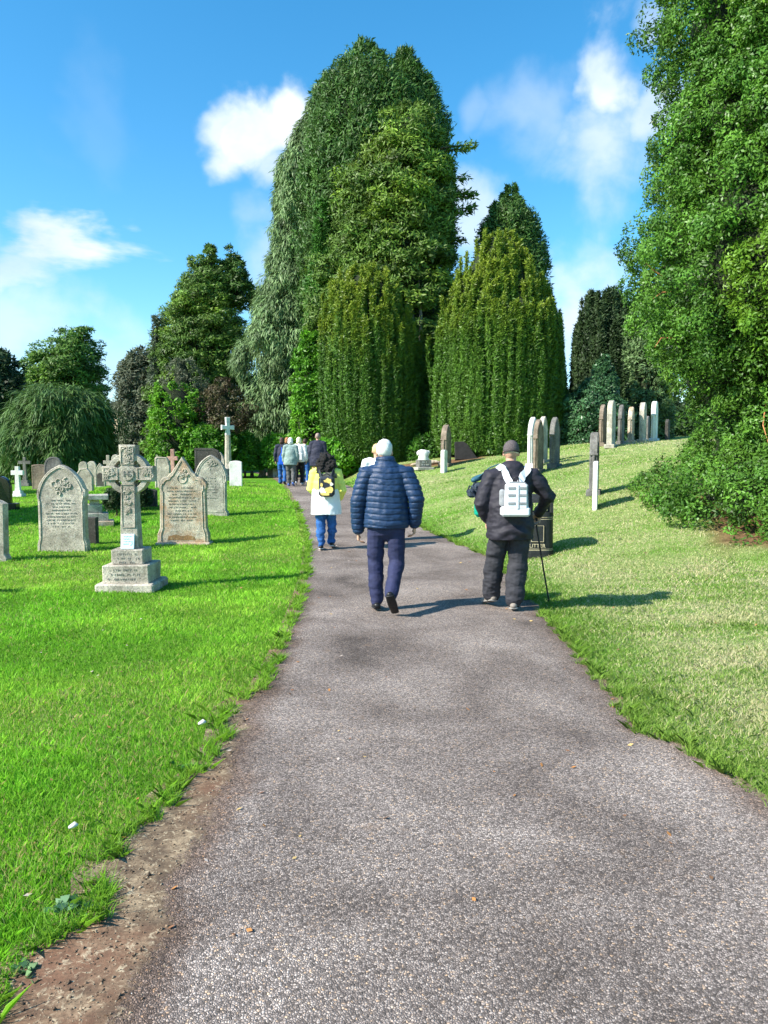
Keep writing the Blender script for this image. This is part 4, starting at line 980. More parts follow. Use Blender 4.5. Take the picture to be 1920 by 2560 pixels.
# ---- right bank: stones seen nearly edge-on
RB = 'headstones seen edge-on along the right bank'
A_ = math.radians(64)
def edge(lab, px, base, top, fn, wm, th, mt, D, rz=A_, bead=True, foot=True, seed=0, lean=0.0):
    g = P(px, base, D); gz = Tz(g.x, D); h = P(px, top, D).z - gz
    o = empty('headstone', (g.x, D, gz - .03), rz, lab, 'headstone', RB)
    if lean: o.rotation_euler = (lean, 0, rz)
    h += .03; z0 = 0
    if foot:
        mb = MB(); mb.box((0, 0, .06), (wm * 1.12, th * 1.9, .14), bev=.012); mb.build('plinth', mt, o); z0 = .125
    ol = [(x, z + z0) for x, z in fn(wm, h - z0)]
    mb = MB(); mb.prism(ol, -th / 2, th / 2, .014); s = mb.build('slab', mt, o); roughen(s, .007, 5, seed)
    if bead:
        # side shaft and capital on the narrow edge, raised bead on both faces
        moulding([(x * .86, z0 + (z - z0) * .95 + .03) for x, z in ol], -th / 2 - .002, .011).build('moulding', mt, o, smooth=True)
        moulding([(x * .86, z0 + (z - z0) * .95 + .03) for x, z in ol], th / 2 + .002, .011).build('moulding', mt, o, smooth=True)
        mb = MB(); zc = z0 + (h - z0) * .60
        mb.tube([(-wm / 2 - .004, 0, z0), (-wm / 2 - .004, 0, zc)], [th * .22] * 2, 8, (0, 1, 0)); mb.build('side_shaft', mt, o, smooth=True)
        mb = MB(); mb.box((-wm / 2 - .004, 0, zc + .02), (.07, th * 1.12, .045), bev=.008); mb.build('capital', mt, o)
    return o
gothic = lambda w, h: o_gothic(w, h, h * .62)
rnd = lambda w, h: o_round(w, h)
sgm = lambda w, h: o_segment(w, h, w * .2)
edge('white-edged pointed headstone, left one of the pair behind the capped man', 1331, 1167, 1043, gothic, .62, .13, S_white, 21.8, seed=1)
edge('brown headstone overlapping the pair behind the capped man, standing nearest', 1345, 1184, 1048, gothic, .62, .12, S_brown, 20.2, seed=2)
edge('buff headstone, right one of the pair behind the capped man', 1357, 1162, 1041, gothic, .60, .13, S_buff, 22.8, seed=3)
edge('grey pointed headstone with a capital, third from the capped man', 1386, 1174, 1043, gothic, .66, .13, S_dgrey, 20.8, seed=4)
edge('brown-grey pointed headstone, leftmost of the far row on the bank', 1506, 1114, 1011, gothic, .62, .13, S_brown, 26, seed=5)
edge('tallest rough buff headstone, second in the far row on the bank', 1527, 1123, 1001, rnd, .66, .17, S_buff, 25, bead=False, seed=6)
edge('slender dark grey headstone, third in the far row on the bank', 1552, 1117, 1012, gothic, .55, .12, S_dgrey, 25.8, seed=7)
edge('shorter headstone with white head and rusty shaft, fourth in the far row', 1577, 1107, 1017, gothic, .55, .14, S_warm, 26.8, seed=8)
edge('buff headstone with brown stains, fifth in the far row on the bank', 1606, 1106, 1006, rnd, .62, .17, S_buff, 27.2, bead=False, seed=9)
edge('bright white round-topped headstone, last in the far row beside the near yew', 1635, 1103, 1003, rnd, .62, .16, S_white, 27.8, seed=10)
edge('small grey headstone half hidden behind the last two of the far row', 1618, 1104, 1040, sgm, .5, .10, S_dgrey, 28.6, bead=False, seed=12)
edge('dark low headstone under the near yew branches, right of the far row', 1668, 1102, 1048, sgm, .6, .12, S_dark, 29.2, bead=False, foot=False, seed=13)
edge('grey shaft-like headstone with sloped top, behind the short white slab', 1484, 1243, 1081, gothic, .50, .15, S_dgrey, 15.6, seed=14, rz=math.radians(72))
edge('short plain white slab headstone standing nearest on the bank', 1488, 1262, 1153, lambda w, h: o_segment(w, h, w * .08), .42, .09, S_white, 14, bead=False, foot=False, seed=15, rz=math.radians(74))
edge('tall brown-grey headstone with triple-moulded pointed edge near the broad yew foot', 1115, 1163, 1062, gothic, .66, .20, S_brown, 27, seed=16, rz=math.radians(70))
edge('short plain white slab headstone in front of the brown-grey one by the yew foot', 1110, 1187, 1124, lambda w, h: o_segment(w, h, w * .08), .42, .14, S_white, 25.5, bead=False, foot=False, seed=17, rz=math.radians(72))
# rough boulder on a block
D = 26.6; g = P(1059, 1173, D); gz = Tz(g.x, D)
o = empty('boulder_monument', (g.x, D, gz), .3, 'rough white boulder on a grey block with carved letters, left of the edge-on stones', 'monument')
mb = MB(); mb.box((0, 0, .03), (.62, .5, .10), bev=.015); mb.build('plinth', S_mortar, o)
mb = MB(); mb.box((0, 0, .20), (.46, .36, .27), bev=.012); q = mb.build('block', S_dgrey, o); merge_into(q, inscription(2, .36, -.182, .26, .09, seed=4, h=.05), S_white)
mb = MB(); mb.tube([(0, 0, .34), (0, 0, .42), (.01, 0, .56)], [(.21, .16), (.17, .13), (.21, .15)], 12, (0, 1, 0)); mb.tube([(-.16, 0, .56), (.16, 0, .60)], [.09, .08], 10); q = mb.build('boulder', S_white, o, smooth=True); roughen(q, .03, 6, 3)
# ledger stone leaning under the broad yew; its near-black colour carries the yew's shade
D = 28; g = P(1166, 1157, D); gz = Tz(g.x, D)
o = empty('fallen_slab', (g.x, D, gz - .03), .08, 'dark fallen slab propped in the shade under the broad yew', 'gravestone')
mb = MB(); mb.prism([(-.42, 0), (.44, 0), (.25, .30), (.06, .62), (-.10, .72), (-.40, .70)], -.06, .06, .01); q = mb.build('slab', simple('yew_shade_dark_stone', (.018, .017, .016), .95, .3, 9, .5), o); q.rotation_euler = (-.35, 0, 0)
# loose stones by the boulder
for k, (px, py, s) in enumerate(((1082, 1166, .13), (1090, 1148, .11), (1036, 1160, .10))):
    D = 27.6; g = P(px, py, D); gz = Tz(g.x, D); mb = MB(); mb.tube([(-s, 0, s * .3), (0, 0, s * .5), (s, .02, s * .35)], [(s * .6, s * .5), (s * .8, s * .65), (s * .5, s * .45)], 9)
    q = mb.build('rock', S_warm, smooth=True); roughen(q, .02, 9, k); q.location = (g.x, D, gz + s * .15)
    tag(q, ('brown rock just right of the boulder monument', 'smaller brown rock behind the boulder monument on its right', 'brown rock left of the boulder monument')[k], 'rock')
# off-frame headstone on the left whose shadow lies across the lawn
o = stone('headstone', 'grey headstone standing outside the left edge, its shadow lying on the near lawn', -215, 1500, 1300, gothic, 110, S_grey, seed=41, th=.15)
# house seen through the gap on the left
D = 75; g = P(296, 1070, D)
o = empty('cottage', (g.x + 1.0, D + 3, Tz(g.x, D)), .5, 'cream gabled house glimpsed through the gap in the left trees', 'house')
wallm = simple('cream_render', (.62, .48, .33), .9, .05, 3, .2); roofm = simple('slate_roof', (.11, .11, .12), .7, .2, 6, .5); glassm = simple('window_glass', (.03, .04, .05), .1, .1, 3, 0)
zt = P(296, 1008, D).z - o.location.z; zr = P(296, 985, D).z - o.location.z
mb = MB(); mb.box((0, 0, zt / 2), (5.2, 7, zt)); mb.build('wall', wallm, o)
mb = MB(); mb.prism([(-2.6, zt + .002), (2.6, zt + .002), (0, zr)], -3.5, 3.5); mb.build('gable', wallm, o)
mb = MB(); mb.prism([(-3.0, zt - .25), (0, zr + .02), (3.0, zt - .25), (3.0, zt - .02), (0, zr + .28), (-3.0, zt - .02)][::1], -3.8, 3.8); rf = mb.build('roof', roofm, o)
mb = MB(); mb.box((1.2, 1.5, zr - .1), (.7, .9, 1.6)); mb.build('chimney', wallm, rf)
for x in (-1.2, 1.2):
    mb = MB(); mb.box((x, -3.51, zt * .62), (.9, .06, 1.2)); f = mb.build('window', S_white, o); mb = MB(); mb.box((x, -3.55, zt * .62), (.74, .03, 1.04)); mb.build('pane', glassm, f)
# litter bin
D = 11.6; g = P(1340, 1388, D); gz = Tz(g.x, D)
binm = simple('black_bin_plastic', (.016, .017, .017), .55, .3, 20, .25); goldm = simple('gold_bin_print', (.55, .47, .30), .4, .1, 30, 0); binin = simple('bin_inside', (.008, .008, .008), .9, .1, 5, 0)
o = empty('litter_bin', (g.x, D, gz - .01), -.12, 'black litter bin with gold bands and lettering behind the capped man', 'litter bin')
def ovalring(z0, z1, rx0, ry0, rx1, ry1, p=3.2, n=32):
    def ring(z, rx, ry): return [(rx * abs(math.cos(t)) ** (2 / p) * (1 if math.cos(t) >= 0 else -1), ry * abs(math.sin(t)) ** (2 / p) * (1 if math.sin(t) >= 0 else -1), z) for t in [k * 2 * PI / n for k in range(n)]]
    V = ring(z0, rx0, ry0) + ring(z1, rx1, ry1); F = [tuple(range(n - 1, -1, -1)), tuple(range(n, 2 * n))] + [(k, (k + 1) % n, n + (k + 1) % n, n + k) for k in range(n)]
    return V, F
def part(nm, segs, mt):
    mb = MB()
    for s_ in segs: mb.add(*ovalring(*s_))
    return mb.build(nm, mt, o)
part('base', [(0, .05, .265, .255, .265, .255), (.052, .10, .25, .24, .25, .24)], binm)
part('body', [(.10, .60, .245, .235, .245, .235)], binm)
for z in (.105, .125, .575, .605): part('gold_band', [(z, z + .006, .248, .238, .248, .238)], goldm)
part('rim', [(.617, .68, .25, .24, .245, .235)], binm)
for sx in (-1, 1):
    for sy in (-1, 1):
        mb = MB(); mb.box((sx * .205, sy * .195, .75), (.05, .05, .15), bev=.006); mb.build('post', binm, o)
part('hood', [(.825, .88, .255, .245, .25, .24), (.88, .94, .245, .235, .17, .16)], binm)
mb = MB(); mb.box((0, -.2375, .36), (.20, .012, .26), bev=.004); pn = mb.build('notice_panel', binm, o)
for a_, b_ in (((-.095, .235), (.095, .235)), ((.095, .235), (.095, .485)), ((.095, .485), (-.095, .485)), ((-.095, .485), (-.095, .235))):
    pass
mb = MB(); mb.tube([(x, -.245, z) for x, z in ((-.09, .24), (.09, .24), (.09, .48), (-.09, .48), (-.09, .24))], [.004] * 5, 5, (0, 1, 0)); mb.build('panel_border', goldm, o)
textmesh('LITTER', .078, 'lettering', goldm, o, (0, -.2385, .175), (PI / 2, 0, 0), .003)
# ------------------------------------------------------------------ people
def remesh(mb, name, voxel, mat, parent=None, smooth=6, disp=None, factor=.5):
    """union of the collected shapes as ONE continuous skin"""
    t = mb.build('tmp'); md = t.modifiers.new('r', 'REMESH'); md.mode = 'VOXEL'; md.voxel_size = voxel
    s = t.modifiers.new('s', 'SMOOTH'); s.factor = factor; s.iterations = smooth
    dg = bpy.context.evaluated_depsgraph_get(); me = bpy.data.meshes.new_from_object(t.evaluated_get(dg))
    old = t.data; bpy.data.objects.remove(t); bpy.data.meshes.remove(old)
    me.name = name; n = len(me.vertices)
    if disp is not None:
        v = np.empty(n * 3, np.float32); me.vertices.foreach_get('co', v); v = v.reshape(-1, 3).astype(float)
        nn = np.empty(n * 3, np.float32); me.vertices.foreach_get('normal', nn); nn = nn.reshape(-1, 3)
        v = disp(v, nn); me.vertices.foreach_set('co', v.astype(np.float32).ravel()); me.update()
    me.polygons.foreach_set('use_smooth', np.ones(len(me.polygons), dtype=bool))
    me.materials.clear(); me.materials.append(mat)
    o = bpy.data.objects.new(name, me); COL.objects.link(o)
    if parent is not None: o.parent = parent
    return o
skin = simple('skin', (.52, .30, .21), .55, .08, 25, .1, spec=.3)
A3 = lambda *a: np.array(a, float)
def hand(mb, wrist, d, nrm, side, s=1.0, curl=.7):
    """palm, four bent fingers of unequal length and a thumb from the palm's side; d down the arm, nrm palm side, side toward the thumb"""
    d = unit(A3(*d)); nrm = unit(A3(*nrm) - d * np.dot(nrm, d)); sd = unit(np.cross(d, nrm)); sd = sd * (1 if np.dot(sd, side) > 0 else -1)
    w = A3(*wrist)
    mb.tube([w - d * .02 * s, w + d * .03 * s, w + d * .085 * s], [(.028 * s, .02 * s), (.037 * s, .016 * s), (.040 * s, .013 * s)], 10, tuple(nrm))
    for k, (off, ln) in enumerate(((.030, .070), (.010, .080), (-.011, .074), (-.030, .058))):
        p = w + d * .082 * s + sd * off * s; r = .0085 * s; q = d.copy(); pts = [p - d * .02 * s, p]; a = .25 + k * .08
        for j, f in enumerate((.45, .32, .23)):
            a += curl * (.45 + .1 * k * .5); q = unit(d * math.cos(a) + nrm * math.sin(a)); p = p + q * ln * f * s; pts.append(p)
        mb.tube(pts, [r, r, r * .95, r * .88, r * .75], 7, tuple(sd))
    p = w + d * .025 * s + sd * .030 * s; q = unit(d * .75 + sd * .6 + nrm * .25); q2 = unit(d * .95 + sd * .1 + nrm * .45)
    mb.tube([p - q * .01 * s, p + q * .035 * s, p + q * .035 * s + q2 * .032 * s], [.012 * s, .0105 * s, .008 * s], 7, tuple(nrm))
def head(mb, c, yaw=0, tilt=0, s=1.0):
    """skull, jaw, nose, ears, lips, brow; faces +y before yaw"""
    parts = []
    def el(p, r, n=14):
        q = MB(); q.tube([(p[0], p[1], p[2] - r[2] * .55), (p[0], p[1], p[2] + r[2] * .55)], [(r[0], r[1])] * 2, n, (0, 1, 0)); V, F = q.get(); V = V.copy()
        # true ellipsoid
        th = np.linspace(0, PI, 10); ph = np.arange(n) * 2 * PI / n
        V = np.array([(p[0] + r[0] * math.sin(a) * math.cos(b_), p[1] + r[1] * math.sin(a) * math.sin(b_), p[2] + r[2] * math.cos(a)) for a in th[1:-1] for b_ in ph] + [(p[0], p[1], p[2] + r[2]), (p[0], p[1], p[2] - r[2])])
        F = []; m = len(th) - 2
        for i in range(m - 1):
            for k in range(n): F.append((i * n + k, i * n + n + k, i * n + n + (k + 1) % n, i * n + (k + 1) % n))
        for k in range(n): F.append((m * n, k, (k + 1) % n)); F.append((m * n + 1, (m - 1) * n + (k + 1) % n, (m - 1) * n + k))
        parts.append((V, F))
    el((0, -.008, .02), (.076, .096, .100)); el((0, .020, -.045), (.058, .068, .075)); el((0, .045, -.095), (.032, .035, .025))
    el((0, .098, -.012), (.013, .020, .026)); el((0, .088, .028), (.045, .012, .010)); el((0, .084, -.056), (.024, .010, .007)); el((0, .083, -.068), (.021, .010, .008))
    for sx in (-1, 1): el((sx * .078, -.004, -.012), (.010, .020, .032), 8)
    cy_, sy_ = math.cos(yaw), math.sin(yaw); ct, st = math.cos(tilt), math.sin(tilt)
    R = np.array([[cy_, -sy_, 0], [sy_, cy_, 0], [0, 0, 1]]) @ np.array([[1, 0, 0], [0, ct, -st], [0, st, ct]])
    for V, F in parts: mb.add((V * s) @ R.T + A3(*c), F)
    return R
def ellipsoid(mb, c, r, R=None, n=16, th0=0.0, th1=PI):
    th = np.linspace(max(th0, .12), min(th1, PI - .12), 12); ph = np.arange(n) * 2 * PI / n
    V = np.array([(r[0] * math.sin(a) * math.cos(b_), r[1] * math.sin(a) * math.sin(b_), r[2] * math.cos(a)) for a in th for b_ in ph])
    if R is not None: V = V @ R.T
    F = [(i * n + k, i * n + n + k, i * n + n + (k + 1) % n, i * n + (k + 1) % n) for i in range(len(th) - 1) for k in range(n)]
    F += [tuple(range(n)), tuple(range(len(th) * n - 1, (len(th) - 1) * n - 1, -1))]
    mb.add(V + A3(*c), F)
def wrinkle(amp, sc, an=(1, 1, 2.5), seed=1, zr=None):
    def f(v, n):
        w = fbm(v * np.array(an), sc, seed, 3) * amp
        w = w - np.abs(vnoise(v * np.array(an), sc * 1.7, seed + 5)) * amp * .6
        if zr is not None: w = w * (.35 + .65 * zr(v))
        return v + n * w[:, None]
    return f
def person(label, px, py, J, mats, opt, rz=0.0, D=None, H=1.75, vox=.010, group=None):
    """J joints in metres for a 1.75 m figure; px,py = where the standing foot meets the ground"""
    g = P(px, py, D) if D else GP(px, py)
    gz = Tz(g.x, g.y) + (.016 if xPL(np.array([g.y]))[0] < g.x < xPR(np.array([g.y]))[0] else 0)
    s = H / 1.75
    j = dict(pelvis=(0, 0, .95), chest=(0, .01, 1.30), neck=(0, .01, 1.47), head=(0, .03, 1.62), yaw=0, tilt=0,
             sl=(-.19, 0, 1.42), el=(-.25, -.03, 1.13), wl=(-.25, .04, .88), sr=(.19, 0, 1.42), er=(.25, -.03, 1.13), wr=(.25, .04, .88),
             hl=(-.09, 0, .92), kl=(-.10, .05, .50), al=(-.10, 0, .09), hr=(.09, 0, .92), kr=(.10, .05, .50), ar=(.10, 0, .09),
             tl=(-.115, .17, .03), tr=(.115, .17, .03), dl=(0, .1, -1), dr=(0, .1, -1))
    j.update(J); j = {k: (A3(*v) if isinstance(v, tuple) else v) for k, v in j.items()}
    mb = MB()
    mb.tube([j['pelvis'] - [0, 0, .05], j['pelvis'] * .5 + j['chest'] * .5, j['chest'], j['neck'] - [0, 0, .05]], [(.15, .10), (.13, .09), (.155, .10), (.11, .07)], 14, (0, 1, 0))
    mb.tube([j['neck'] - [0, 0, .05], j['head'] - [0, .01, .06]], [.055, .052], 12, (0, 1, 0))
    for a, b_, c, t in (('sl', 'el', 'wl', 0), ('sr', 'er', 'wr', 1)):
        sh = j[a] * .75 + j['chest'] * .25 + [0, 0, .03]
        mb.tube([sh, j[a], j[b_], j[c]], [.045, .045, .036, .025], 10, (0, 1, 0))
    for a, b_, c, t in (('hl', 'kl', 'al', 'tl'), ('hr', 'kr', 'ar', 'tr')):
        mb.tube([j[a], j[b_], j[c]], [.078, .052, .036], 10, (0, 1, 0)); mb.tube([j[c], j[t]], [.035, .025], 8)
    R = head(mb, j['head'], j['yaw'], j['tilt'])
    hv = min(vox, .0062) if opt.get('hands', True) else vox
    if opt.get('hands', True):
        for w_, e_, d_, sx in (('wl', 'el', 'dl', 1), ('wr', 'er', 'dr', -1)):
            if opt.get('skip_' + w_): continue
            hand(mb, j[w_], j[d_], opt.get('palm_' + w_, (sx, .15, 0)), opt.get('side_' + w_, (0, 1, 0)), opt.get('hand_s', 1.05), opt.get('curl', .75))
    body = remesh(mb, 'person', hv, mats['skin'], None, 3)
    body.location = (g.x, g.y, gz); body.rotation_euler = (0, 0, rz); body.scale = (s, s, s)
    tag(body, label, 'person', group)
    for sx in (-1, 1):
        m2 = MB(); ellipsoid(m2, j['head'] + R @ A3(sx * .031, .082, .006), (.012, .008, .009), None, 8); m2.build('eye', eyem, body, smooth=True)
    # trousers
    T_ = opt.get('tr', (.105, .085, .075)); flare = opt.get('flare', .075)
    mb = MB()
    mb.tube([j['pelvis'] + [0, 0, .08], j['pelvis'] - [0, 0, .08]], [(.165, .125), (.17, .13)], 14, (0, 1, 0))
    for a, b_, c, f_ in (('hl', 'kl', 'al', .55), ('hr', 'kr', 'ar', .55)):
        mb.tube([j[a], j[a] * .5 + j[b_] * .5 + [0, -.005, 0], j[b_], j[b_] * .45 + j[c] * .55 + [0, -.012, 0], j[c] + (j[b_] - j[c]) * .04], [T_[0], T_[0] * .93, T_[1], T_[2], flare], 14, (0, 1, 0))
    fz = lambda v: np.clip(1.2 - np.abs(v[:, 2] - .45) * .2 - v[:, 2] * .6, 0, 1.5) + .8 * np.exp(-((v[:, 2] - .18) / .1) ** 2)
    remesh(mb, 'trousers', vox, mats['trousers'], body, 4, wrinkle(opt.get('wr', .011), 7, (1, 1, 2.2), 5, fz))
    # shoes
    for a, t, kn in (('al', 'tl', 'kl'), ('ar', 'tr', 'kr')):
        mb = MB(); d = unit(j[t] - j[a] * [1, 1, 1]); A = j[a]; Tt = j[t]
        sole = unit(np.cross(d, [1., 0, 0])); sole = sole * (1 if np.dot(sole, A - j[kn]) > 0 else -1)   # away from the leg
        heel = A + sole * .055 - d * .055; toe = Tt + d * .05
        if abs(d[2]) < .6: heel[2] = max(heel[2], .032); toe[2] = max(toe[2], .03)
        mb.tube([heel, heel * .5 + toe * .5, toe], [(.038, .032), (.044, .034), (.036, .024)], 10, tuple(-sole))
        mb.tube([A - sole * .02, A + sole * .03], [.044, .042], 10, tuple(d))
        sh = remesh(mb, 'shoe', vox * .8, mats['shoe'], body, 3)
        mb = MB(); off = sole * .026
        mb.tube([heel + off, heel * .5 + toe * .5 + off, toe + off * .8], [(.042, .010), (.047, .010), (.038, .009)], 12, tuple(-sole)); mb.build('sole', mats.get('sole', mats['shoe']), sh, smooth=True)
    # jacket
    rings = opt['torso']   # list of (x, y, z, rx, ry)
    mb = MB(); mb.tube([(x, y, z) for x, y, z, _, _ in rings], [(a, b_) for *_, a, b_ in rings], 20, (0, 1, 0), cap=False)
    rs = opt.get('sleeve', (.088, .078, .072, .062))
    for a, b_, c in (('sl', 'el', 'wl'), ('sr', 'er', 'wr')):
        sh = j[a] * .6 + j['chest'] * .4 + [0, 0, .05]
        mb.tube([sh, j[a], j[a] * .45 + j[b_] * .55, j[b_], j[c] * .9 + j[b_] * .1], [rs[0], rs[0], rs[1], rs[2], rs[3]], 14, (0, 1, 0))
    if opt.get('hood'):
        for c_, r_ in opt['hood']: ellipsoid(mb, c_, r_, None, 14)
    remesh(mb, 'jacket', opt.get('jvox', vox), mats['jacket'], body, opt.get('jsm', 5), opt.get('jdisp', wrinkle(.010, 6, (1, 1, 1.6), 3)))
    if opt.get('lower'):     # contrasting lower panel of the coat
        rr, mt = opt['lower']; mb = MB(); mb.tube([(x, y, z) for x, y, z, _, _ in rr], [(a, b_) for *_, a, b_ in rr], 20, (0, 1, 0), cap=False)
        remesh(mb, 'coat_skirt', vox, mt, body, 4, wrinkle(.008, 6, (1, 1, .7), 8))
    # hair or cap
    hd = opt.get('hair', 'short'); hc = j['head'] + R @ A3(0, -.012, .028)
    if hd in ('short', 'cap', 'bald'):
        mb = MB(); rr = (.084, .102, .102) if hd != 'bald' else (.080, .099, .099)
        V0 = MB(); ellipsoid(V0, (0, 0, 0), rr, None, 22); V, F = V0.get()
        V[:, 2] = np.where((V[:, 1] > .02), np.maximum(V[:, 2], .028 + (V[:, 1] - .02) * .35), np.maximum(V[:, 2], -.078 if hd != 'cap' else -.035))
        amp = .006 if hd == 'short' else .001
        V = V * (1 + amp * 12 * (.8 * vnoise(V, 24, 4) + .8 * vnoise(V * np.array([1.6, 1.6, .6]), 60, 5))[:, None])
        mb.add(V @ R.T + hc, [f for k in F for f in F[k]])
        if hd == 'cap':
            c = mb.build('flat_cap', mats['cap'], body, smooth=True)
            mb = MB(); mb.tube([hc + R @ A3(0, .07, .02), hc + R @ A3(0, .13, .01)], [(.075, .012), (.05, .008)], 12, (0, 0, 1)); mb.build('peak', mats['cap'], c, smooth=True)
            mb = MB(); mb.tube([hc + R @ (A3(.084 * math.cos(t), .10 * math.sin(t), -.034)) for t in np.linspace(-PI, 0, 12)], [.006] * 12, 6); mb.build('cap_band', mats['capband'], c, smooth=True)
            mb = MB(); ellipsoid(mb, hc + R @ A3(0, -.004, -.034), (.080, .088, .022), R, 16); mb.build('hair', mats['hair'], body, smooth=True)
        else: mb.build('hair', mats['hair'], body, smooth=True)
    else:
        mb = MB()
        for c_, r_ in opt['hairs']: ellipsoid(mb, j['head'] + R @ A3(*c_), r_, R, 14)
        amp = opt.get('hamp', .012)
        remesh(mb, 'hair', vox * .8, mats['hair'], body, 1, lambda v, n: v + n * (amp * fbm(v, opt.get('hsc', 22), 6, 3))[:, None])
    return body, j, s, g, gz
def cloth(name, c, rough=.8, var=.18, sc=14, b=.4, c2=None, sheen=0, spec=.3):
    return simple(name, c, rough, var, sc, b, .006, spec, c2, sheen=sheen)
eyem = simple('eye', (.25, .22, .2), .3, .1, 5, 0)
navy = cloth('navy_nylon', (.011, .032, .082), .5, .2, 30, .35, spec=.35); navytr = cloth('navy_trousers', (.022, .026, .068), .8)
black = cloth('black_leather', (.012, .012, .013), .4); white_hair = simple('white_hair', (.78, .77, .72), .7, .12, 60, .6, .01)
blackcoat = cloth('black_coat', (.020, .018, .026), .65, .2, 10, .4); darktr = cloth('charcoal_trousers', (.030, .030, .036), .8)
greysh = cloth('grey_shoe', (.22, .19, .16), .7); capm = cloth('grey_tweed', (.085, .070, .072), .9, .3, 90); whitem = cloth('white_canvas', (.66, .67, .69), .6, .05, 20, .15)
greystrap = cloth('grey_webbing', (.24, .25, .26), .7); stickm = simple('black_metal', (.015, .02, .035), .35, .1, 10, 0)
denim = cloth('blue_denim', (.025, .10, .30), .85, .25, 20); yellow = cloth('lime_yellow_fabric', (.80, .82, .16), .6, .08, 8, .3); offwhite = cloth('off_white_fabric', (.82, .84, .84), .6, .05, 8, .3)
curly = simple('curly_black_hair', (.012, .010, .010), .6, .4, 60, 1.0, .02)

# ---- man in the navy quilted jacket
def quilt(v, n):
    s_ = .059; zz = v[:, 2] + .008 * np.sin(v[:, 0] * 9 + 1) + .006 * vnoise(v, 9, 2) + .05 * np.clip(np.abs(v[:, 0]) - .2, 0, 1)
    f = np.abs((zz / s_) % 1.0 * 2 - 1)          # 1 at the seams
    puff = .0115 * (1 - f ** 6) + .007 * vnoise(v * np.array([1, 1, .6]), 26, 3) * (1 - f) + .004 * vnoise(v, 11, 6)
    on = sstep(.80, .86, v[:, 2])
    return v + n * (puff)[:, None]
J1 = dict(pelvis=(0, 0, .93), chest=(0, .03, 1.28), neck=(-.015, .05, 1.50), head=(-.025, .085, 1.625), yaw=.08, tilt=-.12,
          sl=(-.20, .02, 1.405), el=(-.29, -.01, 1.12), wl=(-.292, .06, .815), sr=(.20, .02, 1.405), er=(.305, -.05, 1.15), wr=(.285, .03, .885),
          kl=(-.115, .05, .50), al=(-.10, .02, .09), tl=(-.12, .16, .03), kr=(.105, .00, .49), ar=(.055, -.33, .215), tr=(.085, -.262, .085), hr=(.095, 0, .92), hl=(-.10, 0, .92))
torso1 = [(0, 0, .865, .222, .158), (0, 0, .90, .226, .16), (0, .01, 1.05, .220, .158), (0, .02, 1.22, .220, .152), (0, .03, 1.36, .215, .14), (-.005, .04, 1.445, .175, .12), (-.01, .05, 1.50, .105, .095), (-.015, .055, 1.565, .088, .085)]
man1, *_ = person('white-haired man in a navy quilted jacket walking away, right heel lifted', 966, 1533, J1, dict(skin=skin, trousers=navytr, shoe=black, jacket=navy, hair=white_hair),
    dict(torso=torso1, sleeve=(.086, .080, .074, .060), jdisp=quilt, jvox=.0075, jsm=4, wr=.007, tr=(.102, .084, .078), flare=.074, palm_wl=(1, .1, 0), palm_wr=(-1, .1, 0)), rz=-.03, D=7.72, H=1.75, vox=.009)
# jacket hem binding
# ---- man in black with white backpack, flat cap, stick
J2 = dict(pelvis=(0, 0, .93), chest=(-.01, .05, 1.26), neck=(.0, .11, 1.475), head=(.01, .145, 1.618), yaw=-.05, tilt=-.2,
          sl=(-.20, .05, 1.38), el=(-.315, .0, 1.10), wl=(-.235, .10, .93), sr=(.21, .05, 1.38), er=(.385, .06, 1.17), wr=(.315, .25, .985),
          hl=(-.10, 0, .90), kl=(-.155, .10, .50), al=(-.175, .20, .12), tl=(-.225, .33, .045), hr=(.10, 0, .90), kr=(.075, .02, .49), ar=(.03, -.02, .09), tr=(.05, .12, .03), dr=(-.1, .3, -.9))
torso2 = [(-.01, 0, .735, .245, .185), (-.01, 0, .80, .25, .19), (-.01, .01, 1.0, .235, .18), (-.01, .03, 1.18, .232, .17), (0, .05, 1.32, .225, .155), (0, .07, 1.40, .19, .13), (0, .09, 1.45, .12, .10)]
def folds(v, n):
    w = wrinkle(.013, 5.5, (1, 1, 2.0), 9)(v, n)
    w += n * (.010 * np.sin((v[:, 2] + .35 * np.abs(v[:, 0])) * 48 + 3 * vnoise(v, 4, 1)) * np.exp(-((v[:, 2] - .84) / .07) ** 2))[:, None]
    return w
man2, j2, s2, g2, gz2 = person('stooped man in black coat and grey flat cap leaning on a walking stick', 1275, 1533, J2, dict(skin=skin, trousers=darktr, shoe=greysh, sole=cloth('grey_rubber_sole', (.33, .31, .28), .8), jacket=blackcoat, hair=white_hair, cap=capm, capband=cloth('dark_cap_band', (.03, .025, .025), .9)),
    dict(torso=torso2, hair='cap', sleeve=(.095, .090, .082, .066), jdisp=folds, jvox=.009, jsm=4, hood=[((.0, .03, 1.465), (.135, .10, .07)), ((.0, -.01, 1.415), (.095, .075, .075)), ((0, .08, 1.495), (.105, .09, .045))], wr=.010, tr=(.118, .103, .104), flare=.095,
         palm_wr=(-.3, -.9, -.3), side_wr=(-1, 0, 0), curl=1.0, palm_wl=(1, .2, 0)), rz=-.04, D=7.75, H=1.75, vox=.009)
def onman2(o): o.location = man2.location; o.rotation_euler = man2.rotation_euler
